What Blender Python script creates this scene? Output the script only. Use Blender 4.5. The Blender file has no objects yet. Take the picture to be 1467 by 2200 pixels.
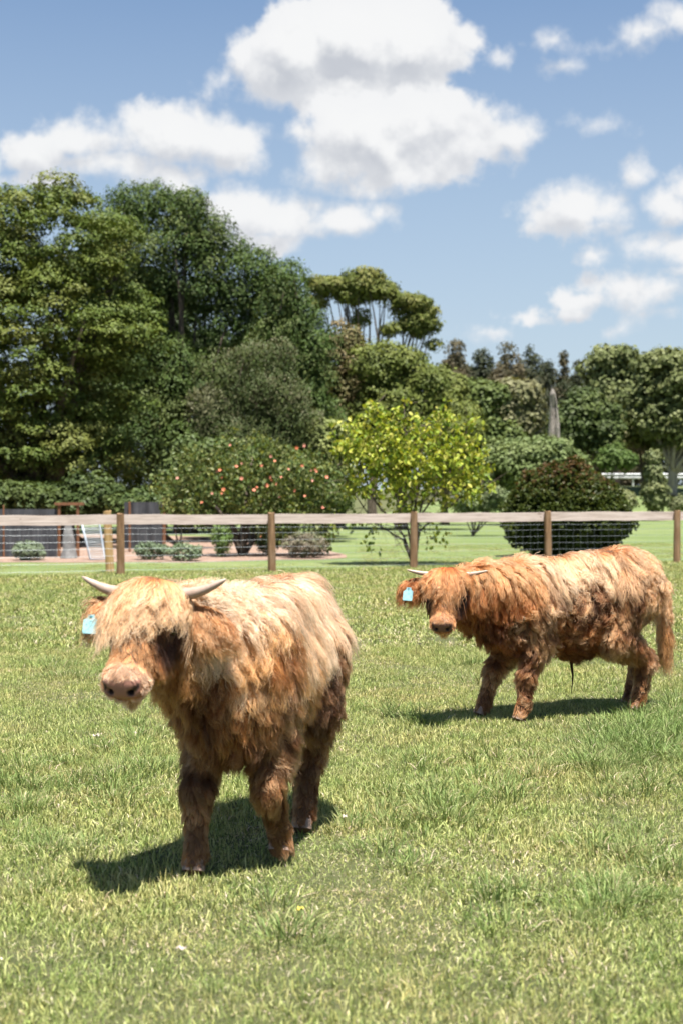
import bpy, bmesh, math, random
import numpy as np
from mathutils import Vector, Matrix, kdtree

# ---------------------------------------------------------------- camera, sky, sun, exposure
SC = bpy.context.scene
COL = SC.collection
R = math.radians
F_PX, CX, CY, CAM_H = 3055.0, 733.5, 1100.0, 1.4      # focal length in photo pixels, eye height
PITCH = math.atan(45.0 / F_PX)                         # horizon at row 1055
cam_d = bpy.data.cameras.new('camera')
cam = bpy.data.objects.new('camera', cam_d)
COL.objects.link(cam)
cam.location = (0, 0, CAM_H)
cam.rotation_euler = (R(90) - PITCH, 0, 0)
cam_d.sensor_fit = 'VERTICAL'
cam_d.sensor_height = 36.0
cam_d.lens = 50.0
cam_d.clip_end = 3000
cam_d.clip_start = 0.05
cam_d.dof.use_dof = True
cam_d.dof.focus_distance = 7.7
cam_d.dof.aperture_fstop = 3.3
SC.camera = cam

def ray(px, py):
    x = (px - CX) / F_PX; z = (CY - py) / F_PX
    c, s = math.cos(PITCH), math.sin(PITCH)
    return Vector((x, c + z * s, z * c - s))
def P(px, py, y):
    """the point seen at photo pixel (px,py) that lies y metres in front of the camera"""
    r = ray(px, py)
    return Vector((0, 0, CAM_H)) + r * (y / r.y)

SUN_DX, SUN_DY = -0.09, 0.26        # shadow shift per metre of height
SUN_EL = math.atan(1 / math.hypot(SUN_DX, SUN_DY))
SUN_AZ = math.atan2(-SUN_DX, -SUN_DY)           # compass style: 0 = +Y, clockwise
sun_d = bpy.data.lights.new('sun', 'SUN')
sun_d.energy = 5.0
sun_d.angle = R(0.53)
sun_d.color = (1.0, 0.955, 0.88)
sun = bpy.data.objects.new('sun', sun_d)
COL.objects.link(sun)
sun.rotation_euler = Vector((SUN_DX, SUN_DY, -1)).to_track_quat('-Z', 'Y').to_euler()
sun.location = (5, -5, 30)

SC.view_settings.view_transform = 'Standard'
SC.view_settings.look = 'None'
SC.view_settings.exposure = 1.48
SC.view_settings.gamma = 1.0
SC.render.engine = 'CYCLES'
SC.cycles.max_bounces = 8
SC.cycles.diffuse_bounces = 2
SC.cycles.glossy_bounces = 3
SC.cycles.transmission_bounces = 4
SC.cycles.transparent_max_bounces = 12
SC.cycles.sample_clamp_indirect = 6.0
SC.cycles.use_denoising = True
SC.cycles.caustics_reflective = False
SC.cycles.caustics_refractive = False

W = bpy.data.worlds.new('World')
SC.world = W
W.use_nodes = True
wt = W.node_tree
wt.nodes.clear()

class NT:
    """small helper for writing node trees"""
    def __init__(s, tree): s.t = tree
    def n(s, kind, **kw):
        nd = s.t.nodes.new(kind)
        for k, v in kw.items():
            if k.startswith('i_'):
                key = k[2:]; key = int(key) if key.isdigit() else key.replace('_', ' ')
                s.set(nd.inputs[key], v)
            else: setattr(nd, k, v)
        return nd
    def set(s, sock, v):
        if hasattr(v, 'is_output') or isinstance(v, bpy.types.NodeSocket): s.t.links.new(v, sock)
        elif isinstance(v, bpy.types.Node): s.t.links.new(v.outputs[0], sock)
        else: sock.default_value = v
    def m(s, op, a, b=None, c=None, clamp=False):
        nd = s.t.nodes.new('ShaderNodeMath'); nd.operation = op; nd.use_clamp = clamp
        s.set(nd.inputs[0], a)
        if b is not None: s.set(nd.inputs[1], b)
        if c is not None: s.set(nd.inputs[2], c)
        return nd.outputs[0]
    def vm(s, op, a, b=None, c=None, out=0):
        nd = s.t.nodes.new('ShaderNodeVectorMath'); nd.operation = op
        s.set(nd.inputs[0], a)
        if b is not None: s.set(nd.inputs[1], b)
        if c is not None: s.set(nd.inputs[2], c)
        return nd.outputs[out]
    def mix(s, f, a, b, mode='MIX'):
        nd = s.t.nodes.new('ShaderNodeMix'); nd.data_type = 'RGBA'; nd.blend_type = mode
        s.set(nd.inputs[0], f); s.set(nd.inputs[6], a); s.set(nd.inputs[7], b)
        return nd.outputs[2]
    def ramp(s, f, stops, interp='LINEAR'):
        nd = s.t.nodes.new('ShaderNodeValToRGB'); nd.color_ramp.interpolation = interp
        e = nd.color_ramp.elements
        e[0].position, e[0].color = stops[0][0], stops[0][1]
        e[1].position, e[1].color = stops[-1][0], stops[-1][1]
        for p, c in stops[1:-1]:
            x = e.new(p); x.color = c
        s.set(nd.inputs[0], f)
        return nd.outputs[0]
    def noise(s, vec, scale, detail=4, rough=0.5, dim='3D', out=0, dist=0.0):
        nd = s.t.nodes.new('ShaderNodeTexNoise'); nd.noise_dimensions = dim
        s.set(nd.inputs['Vector'], vec)
        nd.inputs['Scale'].default_value = scale; nd.inputs['Detail'].default_value = detail
        nd.inputs['Roughness'].default_value = rough; nd.inputs['Distortion'].default_value = dist
        return nd.outputs[out]
    def mapr(s, v, a, b, c=0.0, d=1.0, smooth=False):
        nd = s.t.nodes.new('ShaderNodeMapRange')
        if smooth: nd.interpolation_type = 'SMOOTHSTEP'
        s.set(nd.inputs[0], v)
        for i, x in enumerate((a, b, c, d)): s.set(nd.inputs[i + 1], x)
        return nd.outputs[0]

# clouds: each row is (px, py, half width, half height) in the photograph's frame of sky
CLOUDS = [
 # big upper cloud
 (640,110,130,105),(760,85,175,110),(880,90,130,100),(600,165,110,75),(760,170,190,75),(940,110,90,55),(665,215,90,38),(520,130,45,80),
 (1000,85,60,34),(640,40,60,60),(860,30,70,40),
 # middle cloud
 (800,300,160,100),(900,270,190,85),(740,340,110,70),(980,310,120,65),(820,375,180,45),(960,360,110,45),(1090,295,60,38),(880,215,80,40),(640,290,45,28),
 # left cloud
 (60,335,110,50),(200,310,150,50),(380,300,150,62),(500,310,95,58),(260,360,190,45),(80,385,140,35),(370,375,90,38),(-60,340,80,50),
 # cloud over the left trees
 (520,450,70,48),(610,470,110,50),(730,480,110,42),(820,462,42,32),(590,515,90,25),
 # right cloud
 (1235,430,90,68),(1200,465,85,40),(1300,440,70,50),(1285,478,65,24),(1370,372,50,36),
 (1430,440,60,52),(1480,400,50,40),(1440,530,95,40),(1467,545,90,34),
 (1340,612,105,36),(1400,625,110,32),(1260,640,50,22),(1150,682,80,22),(1240,672,60,18),(1060,716,50,12),
 (1338,700,46,22),(1450,585,40,20),(1440,668,50,14),(1275,272,58,22),
 # wispy ones, top right
 (1390,60,75,38),(1440,30,60,36),(1300,100,60,24),(1190,90,60,26),(1220,140,60,18),(1085,115,34,22),(470,190,44,22),(1140,742,22,9),(1288,548,24,13),
]
def ang(px, py):
    r = ray(px, py).normalized()
    return math.atan2(r.x, r.y), math.asin(r.z)
ell = []
for (px, py, a, b) in CLOUDS:
    u, v = ang(px, py)
    kk = (0.94 if px > 1110 else 1.04); ell.append((u, v, a / F_PX * kk, b / F_PX * kk))
def cloud_group(name, rows):
    grp = bpy.data.node_groups.new(name, 'ShaderNodeTree')
    grp.interface.new_socket('P', in_out='INPUT', socket_type='NodeSocketVector')
    grp.interface.new_socket('F', in_out='OUTPUT', socket_type='NodeSocketFloat')
    g = NT(grp)
    gi = g.n('NodeGroupInput'); go = g.n('NodeGroupOutput')
    acc = None
    for (u, v, a, b) in rows:
        q = g.vm('MULTIPLY_ADD', gi.outputs[0], (1 / a, 1 / b, 0), (-u / a, -v / b, 0))
        ln = g.vm('LENGTH', q, out=1)
        d = g.m('MULTIPLY_ADD', ln, -min(a, b), min(a, b))
        acc = d if acc is None else g.m('MAXIMUM', acc, d)
    g.set(go.inputs[0], acc)
    return grp
grp_back = cloud_group('cloud_field_back', ell[:11])      # the big upper cloud lies behind
grp_front = cloud_group('cloud_field_front', ell[11:])

w = NT(wt)
tc = w.n('ShaderNodeTexCoord').outputs['Generated']
sky = w.n('ShaderNodeTexSky', sky_type='NISHITA')
sky.sun_disc = False
sky.sun_elevation = SUN_EL
sky.sun_rotation = SUN_AZ
sky.altitude = 0
sky.air_density = 1.0
sky.dust_density = 0.6
sky.ozone_density = 1.2
sep = w.n('ShaderNodeSeparateXYZ', i_0=tc)
az = w.m('ARCTAN2', sep.outputs[0], sep.outputs[1])
el = w.m('ARCSINE', sep.outputs[2])
uv = w.n('ShaderNodeCombineXYZ', i_0=az, i_1=el).outputs[0]
warp = w.noise(tc, 9, 4, 0.55, out=1)
warp2 = w.noise(tc, 34, 5, 0.6, out=1)
wv = w.vm('MULTIPLY_ADD', warp, (0.034, 0.020, 0), (-0.017, -0.010, 0))
wv2 = w.vm('MULTIPLY_ADD', warp2, (0.022, 0.014, 0), (-0.011, -0.007, 0))
uvw = w.vm('ADD', w.vm('ADD', uv, wv), wv2)
def field(vec, grp):
    nd = wt.nodes.new('ShaderNodeGroup'); nd.node_tree = grp
    wt.links.new(vec, nd.inputs[0])
    return nd.outputs[0]
uvu = w.vm('ADD', uvw, (0.004, 0.014, 0))
fb = w.noise(tc, 55, 6, 0.58)
fb2 = w.noise(tc, 22, 5, 0.55)
fbU = w.noise(w.vm('ADD', tc, (0.004, 0, 0.013)), 22, 5, 0.55)
rel = w.m('SUBTRACT', fb2, fbU)
nz = w.m('ADD', w.m('MULTIPLY_ADD', fb, 0.024, -0.012), w.m('MULTIPLY_ADD', fb2, 0.024, -0.012))
soft = w.mapr(w.noise(tc, 7, 2, 0.5), .38, .66, 0.0045, 0.017)
# fair weather clouds go on all round outside the frame
away = w.mapr(w.m('ABSOLUTE', az), 0.33, 0.60)
away = w.m('MAXIMUM', away, w.mapr(el, 0.42, 0.6))
big = w.noise(w.vm('MULTIPLY', tc, (1, 1, 2.2)), 2.6, 3, 0.5)
others = w.m('MINIMUM', w.mapr(big, .56, .76, -.04, .05), w.m('MULTIPLY_ADD', away, .1, -.06))
def cloud_layer(grp, extra=None):
    F0 = field(uvw, grp); F1 = field(uvu, grp)
    G = w.m('MAXIMUM', F0, extra) if extra is not None else F0
    D0 = w.m('ADD', G, nz)
    dens = w.mapr(D0, -0.0030, soft, smooth=True)
    bri = w.m('ADD', w.m('MULTIPLY', w.m('SUBTRACT', F0, F1), 17.0), w.m('MULTIPLY', rel, 1.0))
    core = w.mapr(D0, 0.0, 0.022)
    lit = w.mapr(bri, -0.24, 0.14, 0, 1, smooth=True)
    c = w.mix(lit, (5.2, 5.45, 5.95, 1), (8.4, 8.45, 8.5, 1))
    return dens, w.mix(w.m('MULTIPLY', w.m('SUBTRACT', 1.0, core), 0.5), c, (7.9, 8.0, 8.2, 1))
dB, cB = cloud_layer(grp_back)
dF, cF = cloud_layer(grp_front, others)
skyc = w.mix(0.30, w.mix(1.0, sky, (0.88, 1.06, 1.24, 1), 'MULTIPLY'), (3.9, 5.0, 6.2, 1))                # thin summer haze in the air
low = w.mapr(el, 0.03, 0.33, 0.80, 0.0)
skyc = w.mix(low, skyc, (5.6, 6.5, 7.2, 1))
allc = w.mix(1.0, w.mix(dF, w.mix(dB, skyc, cB), cF), (0.79, 0.79, 0.79, 1), 'MULTIPLY')
bg = w.n('ShaderNodeBackground', i_Color=allc, i_Strength=0.050)
out = w.n('ShaderNodeOutputWorld', i_Surface=bg.outputs[0])

# ---------------------------------------------------------------- helpers
def tag(o, label=None, cat=None, group=None, kind=None):
    if label: o['label'] = label
    if cat: o['category'] = cat
    if group: o['group'] = group
    if kind: o['kind'] = kind
    return o
def empty(name, loc=(0, 0, 0), rz=0.0):
    o = bpy.data.objects.new(name, None); COL.objects.link(o)
    o.location = loc; o.rotation_euler = (0, 0, rz); o.empty_display_size = 0.1
    return o
def link(name, me, mat=None, parent=None, loc=None):
    o = bpy.data.objects.new(name, me); COL.objects.link(o)
    if mat is not None and len(me.materials) == 0: me.materials.append(mat)
    if parent is not None: o.parent = parent
    if loc is not None: o.location = loc
    return o
def mesh_np(name, V, faces=None, tris=None, quads=None, smooth=False):
    me = bpy.data.meshes.new(name)
    V = np.asarray(V, dtype=np.float32)
    if faces is not None:
        me.from_pydata([tuple(v) for v in V], [], faces)
    else:
        arrs = []
        if quads is not None and len(quads): arrs.append((np.asarray(quads, dtype=np.int32), 4))
        if tris is not None and len(tris): arrs.append((np.asarray(tris, dtype=np.int32), 3))
        me.vertices.add(len(V)); me.vertices.foreach_set('co', V.ravel())
        nl = sum(a.size for a, k in arrs); nf = sum(len(a) for a, k in arrs)
        me.loops.add(nl); me.polygons.add(nf)
        me.loops.foreach_set('vertex_index', np.concatenate([a.ravel() for a, k in arrs]))
        tot = np.concatenate([np.full(len(a), k, dtype=np.int32) for a, k in arrs])
        st = np.concatenate([[0], np.cumsum(tot)[:-1]]).astype(np.int32)
        me.polygons.foreach_set('loop_start', st)
        me.polygons.foreach_set('loop_total', tot)
        me.update(calc_edges=True)
    me.polygons.foreach_set('use_smooth', np.full(len(me.polygons), bool(smooth)))
    return me
def add_color(me, C, name='Col'):
    a = me.attributes.new(name, 'FLOAT_COLOR', 'POINT')
    C = np.asarray(C, dtype=np.float32)
    if C.shape[1] == 3: C = np.hstack([C, np.ones((len(C), 1), dtype=np.float32)])
    a.data.foreach_set('color', C.ravel())
def material(name, rough=0.8, spec=0.3):
    m = bpy.data.materials.new(name); m.use_nodes = True
    t = NT(m.node_tree)
    b = m.node_tree.nodes['Principled BSDF']
    b.inputs['Roughness'].default_value = rough
    b.inputs['Specular IOR Level'].default_value = spec
    return m, t, b
def tube(pts, rad, n=8, cap=True):
    """V, quads, tris of a tube through pts"""
    pts = [Vector(p) for p in pts]
    V, Q, T = [], [], []
    up = Vector((0, 0, 1))
    prev = None
    for i, p in enumerate(pts):
        d = (pts[min(i + 1, len(pts) - 1)] - pts[max(i - 1, 0)]).normalized()
        if prev is None:
            a = d.cross(up)
            if a.length < 1e-3: a = d.cross(Vector((1, 0, 0)))
            a.normalize()
        else:
            a = (prev - d * prev.dot(d)).normalized()
        prev = a
        b = d.cross(a)
        r = rad[i] if hasattr(rad, '__len__') else rad
        for k in range(n):
            t = 2 * math.pi * k / n
            V.append(p + (a * math.cos(t) + b * math.sin(t)) * r)
    for i in range(len(pts) - 1):
        for k in range(n):
            Q.append((i * n + k, i * n + (k + 1) % n, (i + 1) * n + (k + 1) % n, (i + 1) * n + k))
    if cap:
        V.append(pts[0]); V.append(pts[-1])
        c0, c1 = len(V) - 2, len(V) - 1
        m = (len(pts) - 1) * n
        for k in range(n):
            T.append((c0, (k + 1) % n, k)); T.append((c1, m + k, m + (k + 1) % n))
    return V, Q, T
class MB:
    def __init__(s): s.V, s.Q, s.T = [], [], []
    def add(s, V, Q=(), T=()):
        o = len(s.V)
        s.V += [tuple(v) for v in V]
        s.Q += [tuple(i + o for i in f) for f in Q]
        s.T += [tuple(i + o for i in f) for f in T]
        return s
    def tube(s, pts, rad, n=8, cap=True): return s.add(*tube(pts, rad, n, cap))
    def box(s, lo, hi):
        x0, y0, z0 = lo; x1, y1, z1 = hi
        V = [(x0,y0,z0),(x1,y0,z0),(x1,y1,z0),(x0,y1,z0),(x0,y0,z1),(x1,y0,z1),(x1,y1,z1),(x0,y1,z1)]
        return s.add(V, [(0,3,2,1),(4,5,6,7),(0,1,5,4),(1,2,6,5),(2,3,7,6),(3,0,4,7)])
    def build(s, name, mat, parent=None, smooth=False, loc=None):
        me = mesh_np(name, s.V, tris=s.T, quads=s.Q, smooth=smooth)
        return link(name, me, mat, parent, loc)

def _h(ix, iy, iz, seed):
    h = (ix * 374761393 + iy * 668265263 + iz * 2147483647 + seed * 1274126177) & 0xffffffff
    h = ((h ^ (h >> 13)) * 1274126177) & 0xffffffff
    h = ((h ^ (h >> 16)) * 2246822519) & 0xffffffff
    return ((h ^ (h >> 15)) & 0xffffff) / float(0xffffff)
def vnoise(p, scale=1.0, seed=0):
    """trilinear value noise, -1..1"""
    q = np.asarray(p) * scale
    i = np.floor(q).astype(np.int64); f = q - i; f = f * f * (3 - 2 * f)
    r = 0
    for dx in (0, 1):
        for dy in (0, 1):
            for dz in (0, 1):
                wgt = (f[:, 0] if dx else 1 - f[:, 0]) * (f[:, 1] if dy else 1 - f[:, 1]) * (f[:, 2] if dz else 1 - f[:, 2])
                r = r + wgt * _h(i[:, 0] + dx, i[:, 1] + dy, i[:, 2] + dz, seed)
    return r * 2 - 1
def vnoise3(p, scale=1.0, seed=0):
    return np.stack([vnoise(p, scale, seed + k * 17) for k in range(3)], axis=1)
def unit(v):
    return v / np.maximum(np.linalg.norm(v, axis=-1, keepdims=True), 1e-9)
def smooth01(a, b, x):
    t = np.clip((x - a) / (b - a), 0, 1)
    return t * t * (3 - 2 * t)
# ---------------------------------------------------------------- ground, lawn, bed, road
FENCE0 = Vector((-3.69, 23.7, 0)); FDIR = Vector((2.56, .93, 0))
def fence_y(x): return FENCE0.y + (x - FENCE0.x) * FDIR.y / FDIR.x
def bank(x, y):
    t = min(max((y - 66) / 16.0, 0), 1); t = t * t * (3 - 2 * t)
    u = min(max((x - 2) / 8.0, 0), 1)
    return 1.68 * t * u
gm, t, b = material('paddock_ground', 0.95, 0.1)
geo = t.n('ShaderNodeNewGeometry').outputs['Position']
n1 = t.noise(geo, 0.55, 5, .6); n2 = t.noise(geo, 9, 6, .7); n3 = t.noise(geo, 60, 4, .7)
c1 = t.ramp(n1, [(.3, (.060, .062, .028, 1)), (.5, (.085, .085, .038, 1)), (.72, (.13, .11, .060, 1))])
c2 = t.mix(t.mapr(n2, .42, .72, 0, .6), c1, (.16, .135, .085, 1))
c3 = t.mix(t.mapr(n3, .35, .62, .7, 0), c2, (.055, .085, .028, 1))
t.set(b.inputs['Base Color'], c3)
bp = t.n('ShaderNodeBump', i_Strength=0.9, i_Distance=0.02); t.set(bp.inputs['Height'], t.m('ADD', n3, n2)); t.set(b.inputs['Normal'], bp.outputs[0])
lm, t, b = material('mown_lawn', 0.95, 0.1)
geo = t.n('ShaderNodeNewGeometry').outputs['Position']
n1 = t.noise(geo, 0.35, 4, .6); n2 = t.noise(geo, 6, 6, .75); n3 = t.noise(geo, 45, 3, .7)
st = t.m('SINE', t.m('MULTIPLY', t.n('ShaderNodeSeparateXYZ', i_0=geo).outputs[1], 1.9))
c1 = t.ramp(t.m('MULTIPLY_ADD', st, .10, n1), [(.34, (.120, .150, .058, 1)), (.55, (.175, .198, .086, 1)), (.72, (.24, .245, .125, 1))])
c2 = t.mix(t.mapr(n2, .36, .66, .7, 0), c1, (.10, .135, .05, 1))
c3 = t.mix(t.mapr(n3, .40, .66, .45, 0), c2, (.09, .14, .045, 1))
t.set(b.inputs['Base Color'], c3)
bp = t.n('ShaderNodeBump', i_Strength=0.7, i_Distance=0.02); t.set(bp.inputs['Height'], t.m('ADD', n3, n2)); t.set(b.inputs['Normal'], bp.outputs[0])

def sheet(name, xs, ys, f, mat, z0=0.0):
    V = [(x, y, f(x, y) + z0) for y in ys for x in xs]
    nx = len(xs)
    Q = [(j * nx + i, j * nx + i + 1, (j + 1) * nx + i + 1, (j + 1) * nx + i) for j in range(len(ys) - 1) for i in range(nx - 1)]
    o = link(name, mesh_np(name, V, quads=Q, smooth=True), mat)
    tag(o, kind='structure')
    return o
gx = [-700, -200, -60] + [-30 + 2 * i for i in range(50)] + [100, 300, 900]
gy = [-60, -10, 0, 10, 20, 40, 60] + [64 + 1.0 * i for i in range(22)] + [100, 160, 400, 2600]
sheet('ground', gx, gy, bank, gm)
lx = [-60 + 2.5 * i for i in range(80)]
LV = []
ly = [0.0, .5, 2, 5, 10, 18, 28, 36] + [38 + i * 1.0 for i in range(20)]
V = [(x, fence_y(x) + .15 + d, bank(x, fence_y(x) + .15 + d) + .006) for d in ly for x in lx]
nx = len(lx)
Q = [(j * nx + i, j * nx + i + 1, (j + 1) * nx + i + 1, (j + 1) * nx + i) for j in range(len(ly) - 1) for i in range(nx - 1)]
tag(link('lawn', mesh_np('lawn', V, quads=Q, smooth=True), lm), kind='structure')

mm, t, b = material('bark_mulch', 0.95, 0.1)
geo = t.n('ShaderNodeNewGeometry').outputs['Position']
n1 = t.noise(geo, 3, 4, .6); n2 = t.noise(geo, 40, 5, .7)
c1 = t.ramp(n1, [(.3, (.25, .17, .13, 1)), (.7, (.40, .29, .23, 1))])
t.set(b.inputs['Base Color'], t.mix(t.mapr(n2, .35, .6, .7, 0), c1, (.10, .06, .04, 1)))
bp = t.n('ShaderNodeBump', i_Strength=1.0, i_Distance=0.03); t.set(bp.inputs['Height'], n2); t.set(b.inputs['Normal'], bp.outputs[0])
rg = random.Random(3)
# the bed has an uneven front edge and runs back under the trees
fr = [(-16, 26.2), (-7.5, 27.4), (-6.2, 27.8), (-5.2, 27.6), (-4.0, 27.9), (-3.0, 27.6), (-2.2, 28.2), (-1.2, 28.8), (-.4, 28.9), (.1, 29.6)]
bk = [(.1, 31.0), (-2, 42), (-8, 46), (-20, 46)]
zc = .012
me = mesh_np('mulch_bed', [(x, y, zc) for x, y in fr + bk], faces=[list(range(len(fr + bk)))])
tag(link('mulch_bed', me, mm), kind='structure')

rm, t, b = material('road_asphalt', 0.9, 0.2)
geo = t.n('ShaderNodeNewGeometry').outputs['Position']
t.set(b.inputs['Base Color'], t.ramp(t.noise(geo, 4, 5, .7), [(.3, (.17, .155, .145, 1)), (.7, (.27, .25, .235, 1))]))
sheet('road', [6 + 2 * i for i in range(60)], [83.5, 85, 88, 92], lambda x, y: bank(x, y) , rm, .02)
# crash barrier: posts and a ribbed steel beam
steel, t, b = material('galvanised_steel', 0.45, 0.5)
b.inputs['Metallic'].default_value = 0.35
geo = t.n('ShaderNodeNewGeometry').outputs['Position']
t.set(b.inputs['Base Color'], t.ramp(t.noise(geo, 3, 5, .7), [(.3, (.34, .35, .36, 1)), (.7, (.50, .51, .52, 1))]))
gr = tag(empty('guard_rail', (18, 83.0, 1.68)), 'grey steel crash barrier along the road embankment behind the bushes', 'guard rail')
xs = [-4 + 3.0 * i for i in range(16)]
prof = [(0, 0), (-.05, .04), (-.05, .10), (0, .14), (0, .18), (-.05, .22), (-.05, .28), (0, .32)]
for i in range(len(xs) - 1):
    V = []; 
    for dy in (0, .012):
        for x in (xs[i] + .01, xs[i + 1] - .01):
            for (py_, pz_) in prof: V.append((x, py_ + dy, .43 + pz_))
    k = len(prof); Q = []
    for j in range(k - 1):
        Q.append((j, j + 1, k + j + 1, k + j)); Q.append((2 * k + j + 1, 2 * k + j, 3 * k + j, 3 * k + j + 1))
    Q += [(0, k, 3 * k, 2 * k), (k - 1, 3 * k - 1, 4 * k - 1, 2 * k - 1)]
    link('beam', mesh_np('beam', V, quads=Q), steel, gr)
for x in xs: MB().box((x - .05, .02, 0), (x + .05, .14, .72)).build('post', steel, gr)
# ---------------------------------------------------------------- foliage
def leaf_material(name, transl=0.35, rough=0.5, spec=0.35):
    m = bpy.data.materials.new(name); m.use_nodes = True
    t = NT(m.node_tree); b = m.node_tree.nodes['Principled BSDF']
    a = t.n('ShaderNodeAttribute', attribute_name='Col')
    t.set(b.inputs['Base Color'], a.outputs['Color'])
    b.inputs['Roughness'].default_value = rough; b.inputs['Specular IOR Level'].default_value = spec * .35
    tr = t.n('ShaderNodeBsdfTranslucent'); t.set(tr.inputs['Color'], t.mix(1.0, a.outputs['Color'], (1.25, 1.15, .45, 1), 'MULTIPLY'))
    ms = t.n('ShaderNodeMixShader', i_0=transl); t.set(ms.inputs[1], b.outputs[0]); t.set(ms.inputs[2], tr.outputs[0])
    o = [x for x in m.node_tree.nodes if x.type == 'OUTPUT_MATERIAL'][0]
    t.set(o.inputs['Surface'], ms.outputs[0])
    return m
leaf_mat = leaf_material('foliage', .15)
glossy_leaf_mat = leaf_material('garden_foliage', .3, .42, .45)
bark, t, b = material('bark', 0.9, 0.2)
geo = t.n('ShaderNodeTexCoord').outputs['Object']
n1 = t.noise(t.vm('MULTIPLY', geo, (6, 6, 1.2)), 3, 6, .7)
t.set(b.inputs['Base Color'], t.ramp(n1, [(.3, (.045, .034, .026, 1)), (.7, (.17, .135, .105, 1))]))
bp = t.n('ShaderNodeBump', i_Strength=1.0, i_Distance=0.05); t.set(bp.inputs['Height'], n1); t.set(b.inputs['Normal'], bp.outputs[0])
pale_bark, t, b = material('pale_bark', 0.9, 0.2)
geo = t.n('ShaderNodeTexCoord').outputs['Object']
n1 = t.noise(t.vm('MULTIPLY', geo, (3, 3, .45)), 3, 6, .7)
t.set(b.inputs['Base Color'], t.ramp(n1, [(.3, (.10, .085, .075, 1)), (.5, (.27, .24, .215, 1)), (.75, (.40, .36, .33, 1))]))
bp = t.n('ShaderNodeBump', i_Strength=1.0, i_Distance=0.08); t.set(bp.inputs['Height'], n1); t.set(b.inputs['Normal'], bp.outputs[0])

def sph(rng, n):
    v = rng.normal(0, 1, (n, 3)); return unit(v)
def clumps_from(env, n, rng, rc, bias_top=.3, inner=.25, gap=.95):
    """clump centres spread over the skin (and a little inside) of the envelope ellipsoids, kept apart"""
    E = np.array(env, float)
    vol = E[:, 3] * E[:, 4] + E[:, 4] * E[:, 5] + E[:, 3] * E[:, 5]; vol = vol / vol.sum()
    m = n * 14
    e = E[rng.choice(len(E), m, p=vol)]
    d = sph(rng, m)
    k = 1 - inner * rng.random(m) ** 1.5 + .20 * vnoise(d * 2.3 + e[:, :3] * .7, 1.0, 77)
    p = e[:, :3] + d * e[:, 3:6] * k[:, None]
    ins = np.min(np.linalg.norm((p[:, None] - E[None, :, :3]) / E[None, :, 3:6], axis=2), axis=1)
    ok = ~((d[:, 2] < -.2) & (rng.random(m) < bias_top)) & ~((ins < .72) & (rng.random(m) < .85)) & ~((d[:, 1] > .35) & (rng.random(m) < .75))
    p = p[ok]
    C = np.empty((n, 3)); c = 0
    for q in p:                       # the camera never sees the far side: it is kept sparser above
        if c and np.min(np.sum((C[:c] - q) ** 2, axis=1)) < (gap * rc) ** 2: continue
        C[c] = q; c += 1
        if c == n: break
    for q in p[:max(0, min(n - c, len(p)))]:
        if c >= n * .8: break
        C[c] = q + rng.normal(0, .2, 3) * rc; c += 1
    return C[:c], rc * rng.uniform(.65, 1.4, c)
def leaves(C, Rr, nper, size, rng, cols, squash=.75, fine=0.0, droop=0.0, shell=.55, vary=.25, flat=.5):
    """leaf faces through the volume of every clump"""
    m = len(C)
    cnt = np.maximum((nper * (Rr / Rr.mean()) ** 2).astype(int), 6)
    own = np.repeat(np.arange(m), cnt); n = len(own)
    d = sph(rng, n); dn_ = (d[:, 2] < -.1) & (rng.random(n) < flat); d[dn_, 2] *= -1
    r = shell + (1 - shell) * rng.random(n) ** .7
    # sprays: leaves gather at knots on the clump
    p = d * r[:, None] * Rr[own][:, None]; p[:, 2] *= squash
    jit = vnoise3(C[own] * 3 + p * 4.0 / Rr[own][:, None], 1.0, 7) * .28 * Rr[own][:, None]
    p = C[own] + p + jit
    if droop: p[:, 2] -= droop * rng.random(n) * (1 - d[:, 2]) * Rr[own]
    nr = unit(d * 1.3 + rng.normal(0, .38, (n, 3)) + np.array([0, 0, .45]))
    tx = unit(np.cross(nr, rng.normal(0, 1, (n, 3))))
    if droop: tx = unit(tx + np.array([0, 0, -1.2]) * min(1, droop))
    ty = unit(np.cross(nr, tx))
    s = size * rng.uniform(.6, 1.4, n)[:, None]
    w_ = (.34 - .22 * fine)
    V = np.stack([p - tx * s * .5, p + ty * s * w_ + nr * s * .06, p + tx * s * .5, p - ty * s * w_ + nr * s * .06], 1).reshape(-1, 3)
    i = np.arange(n) * 4
    Q = np.stack([i, i + 1, i + 2, i + 3], 1)
    base = np.array(cols, float)
    ck = rng.integers(0, len(base), m)
    col = base[ck][own] * (1 + vary * (rng.random((n, 1)) - .5) * 2)
    oth = base[rng.integers(0, len(base), n)]
    col = col * .65 + oth * .35
    return V, Q, np.repeat(np.clip(col, .004, .9), 4, axis=0)
def crown(name, parent, data, mat=None, kind=None):
    Vs, Qs, Cs = [], [], []; o = 0
    for V, Q, C in data:
        Vs.append(V); Qs.append(Q + o); Cs.append(C); o += len(V)
    me = mesh_np(name, np.concatenate(Vs), quads=np.concatenate(Qs)); add_color(me, np.concatenate(Cs))
    ob = link(name, me, mat or leaf_mat, parent)
    if kind: ob['kind'] = kind
    return ob
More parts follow.
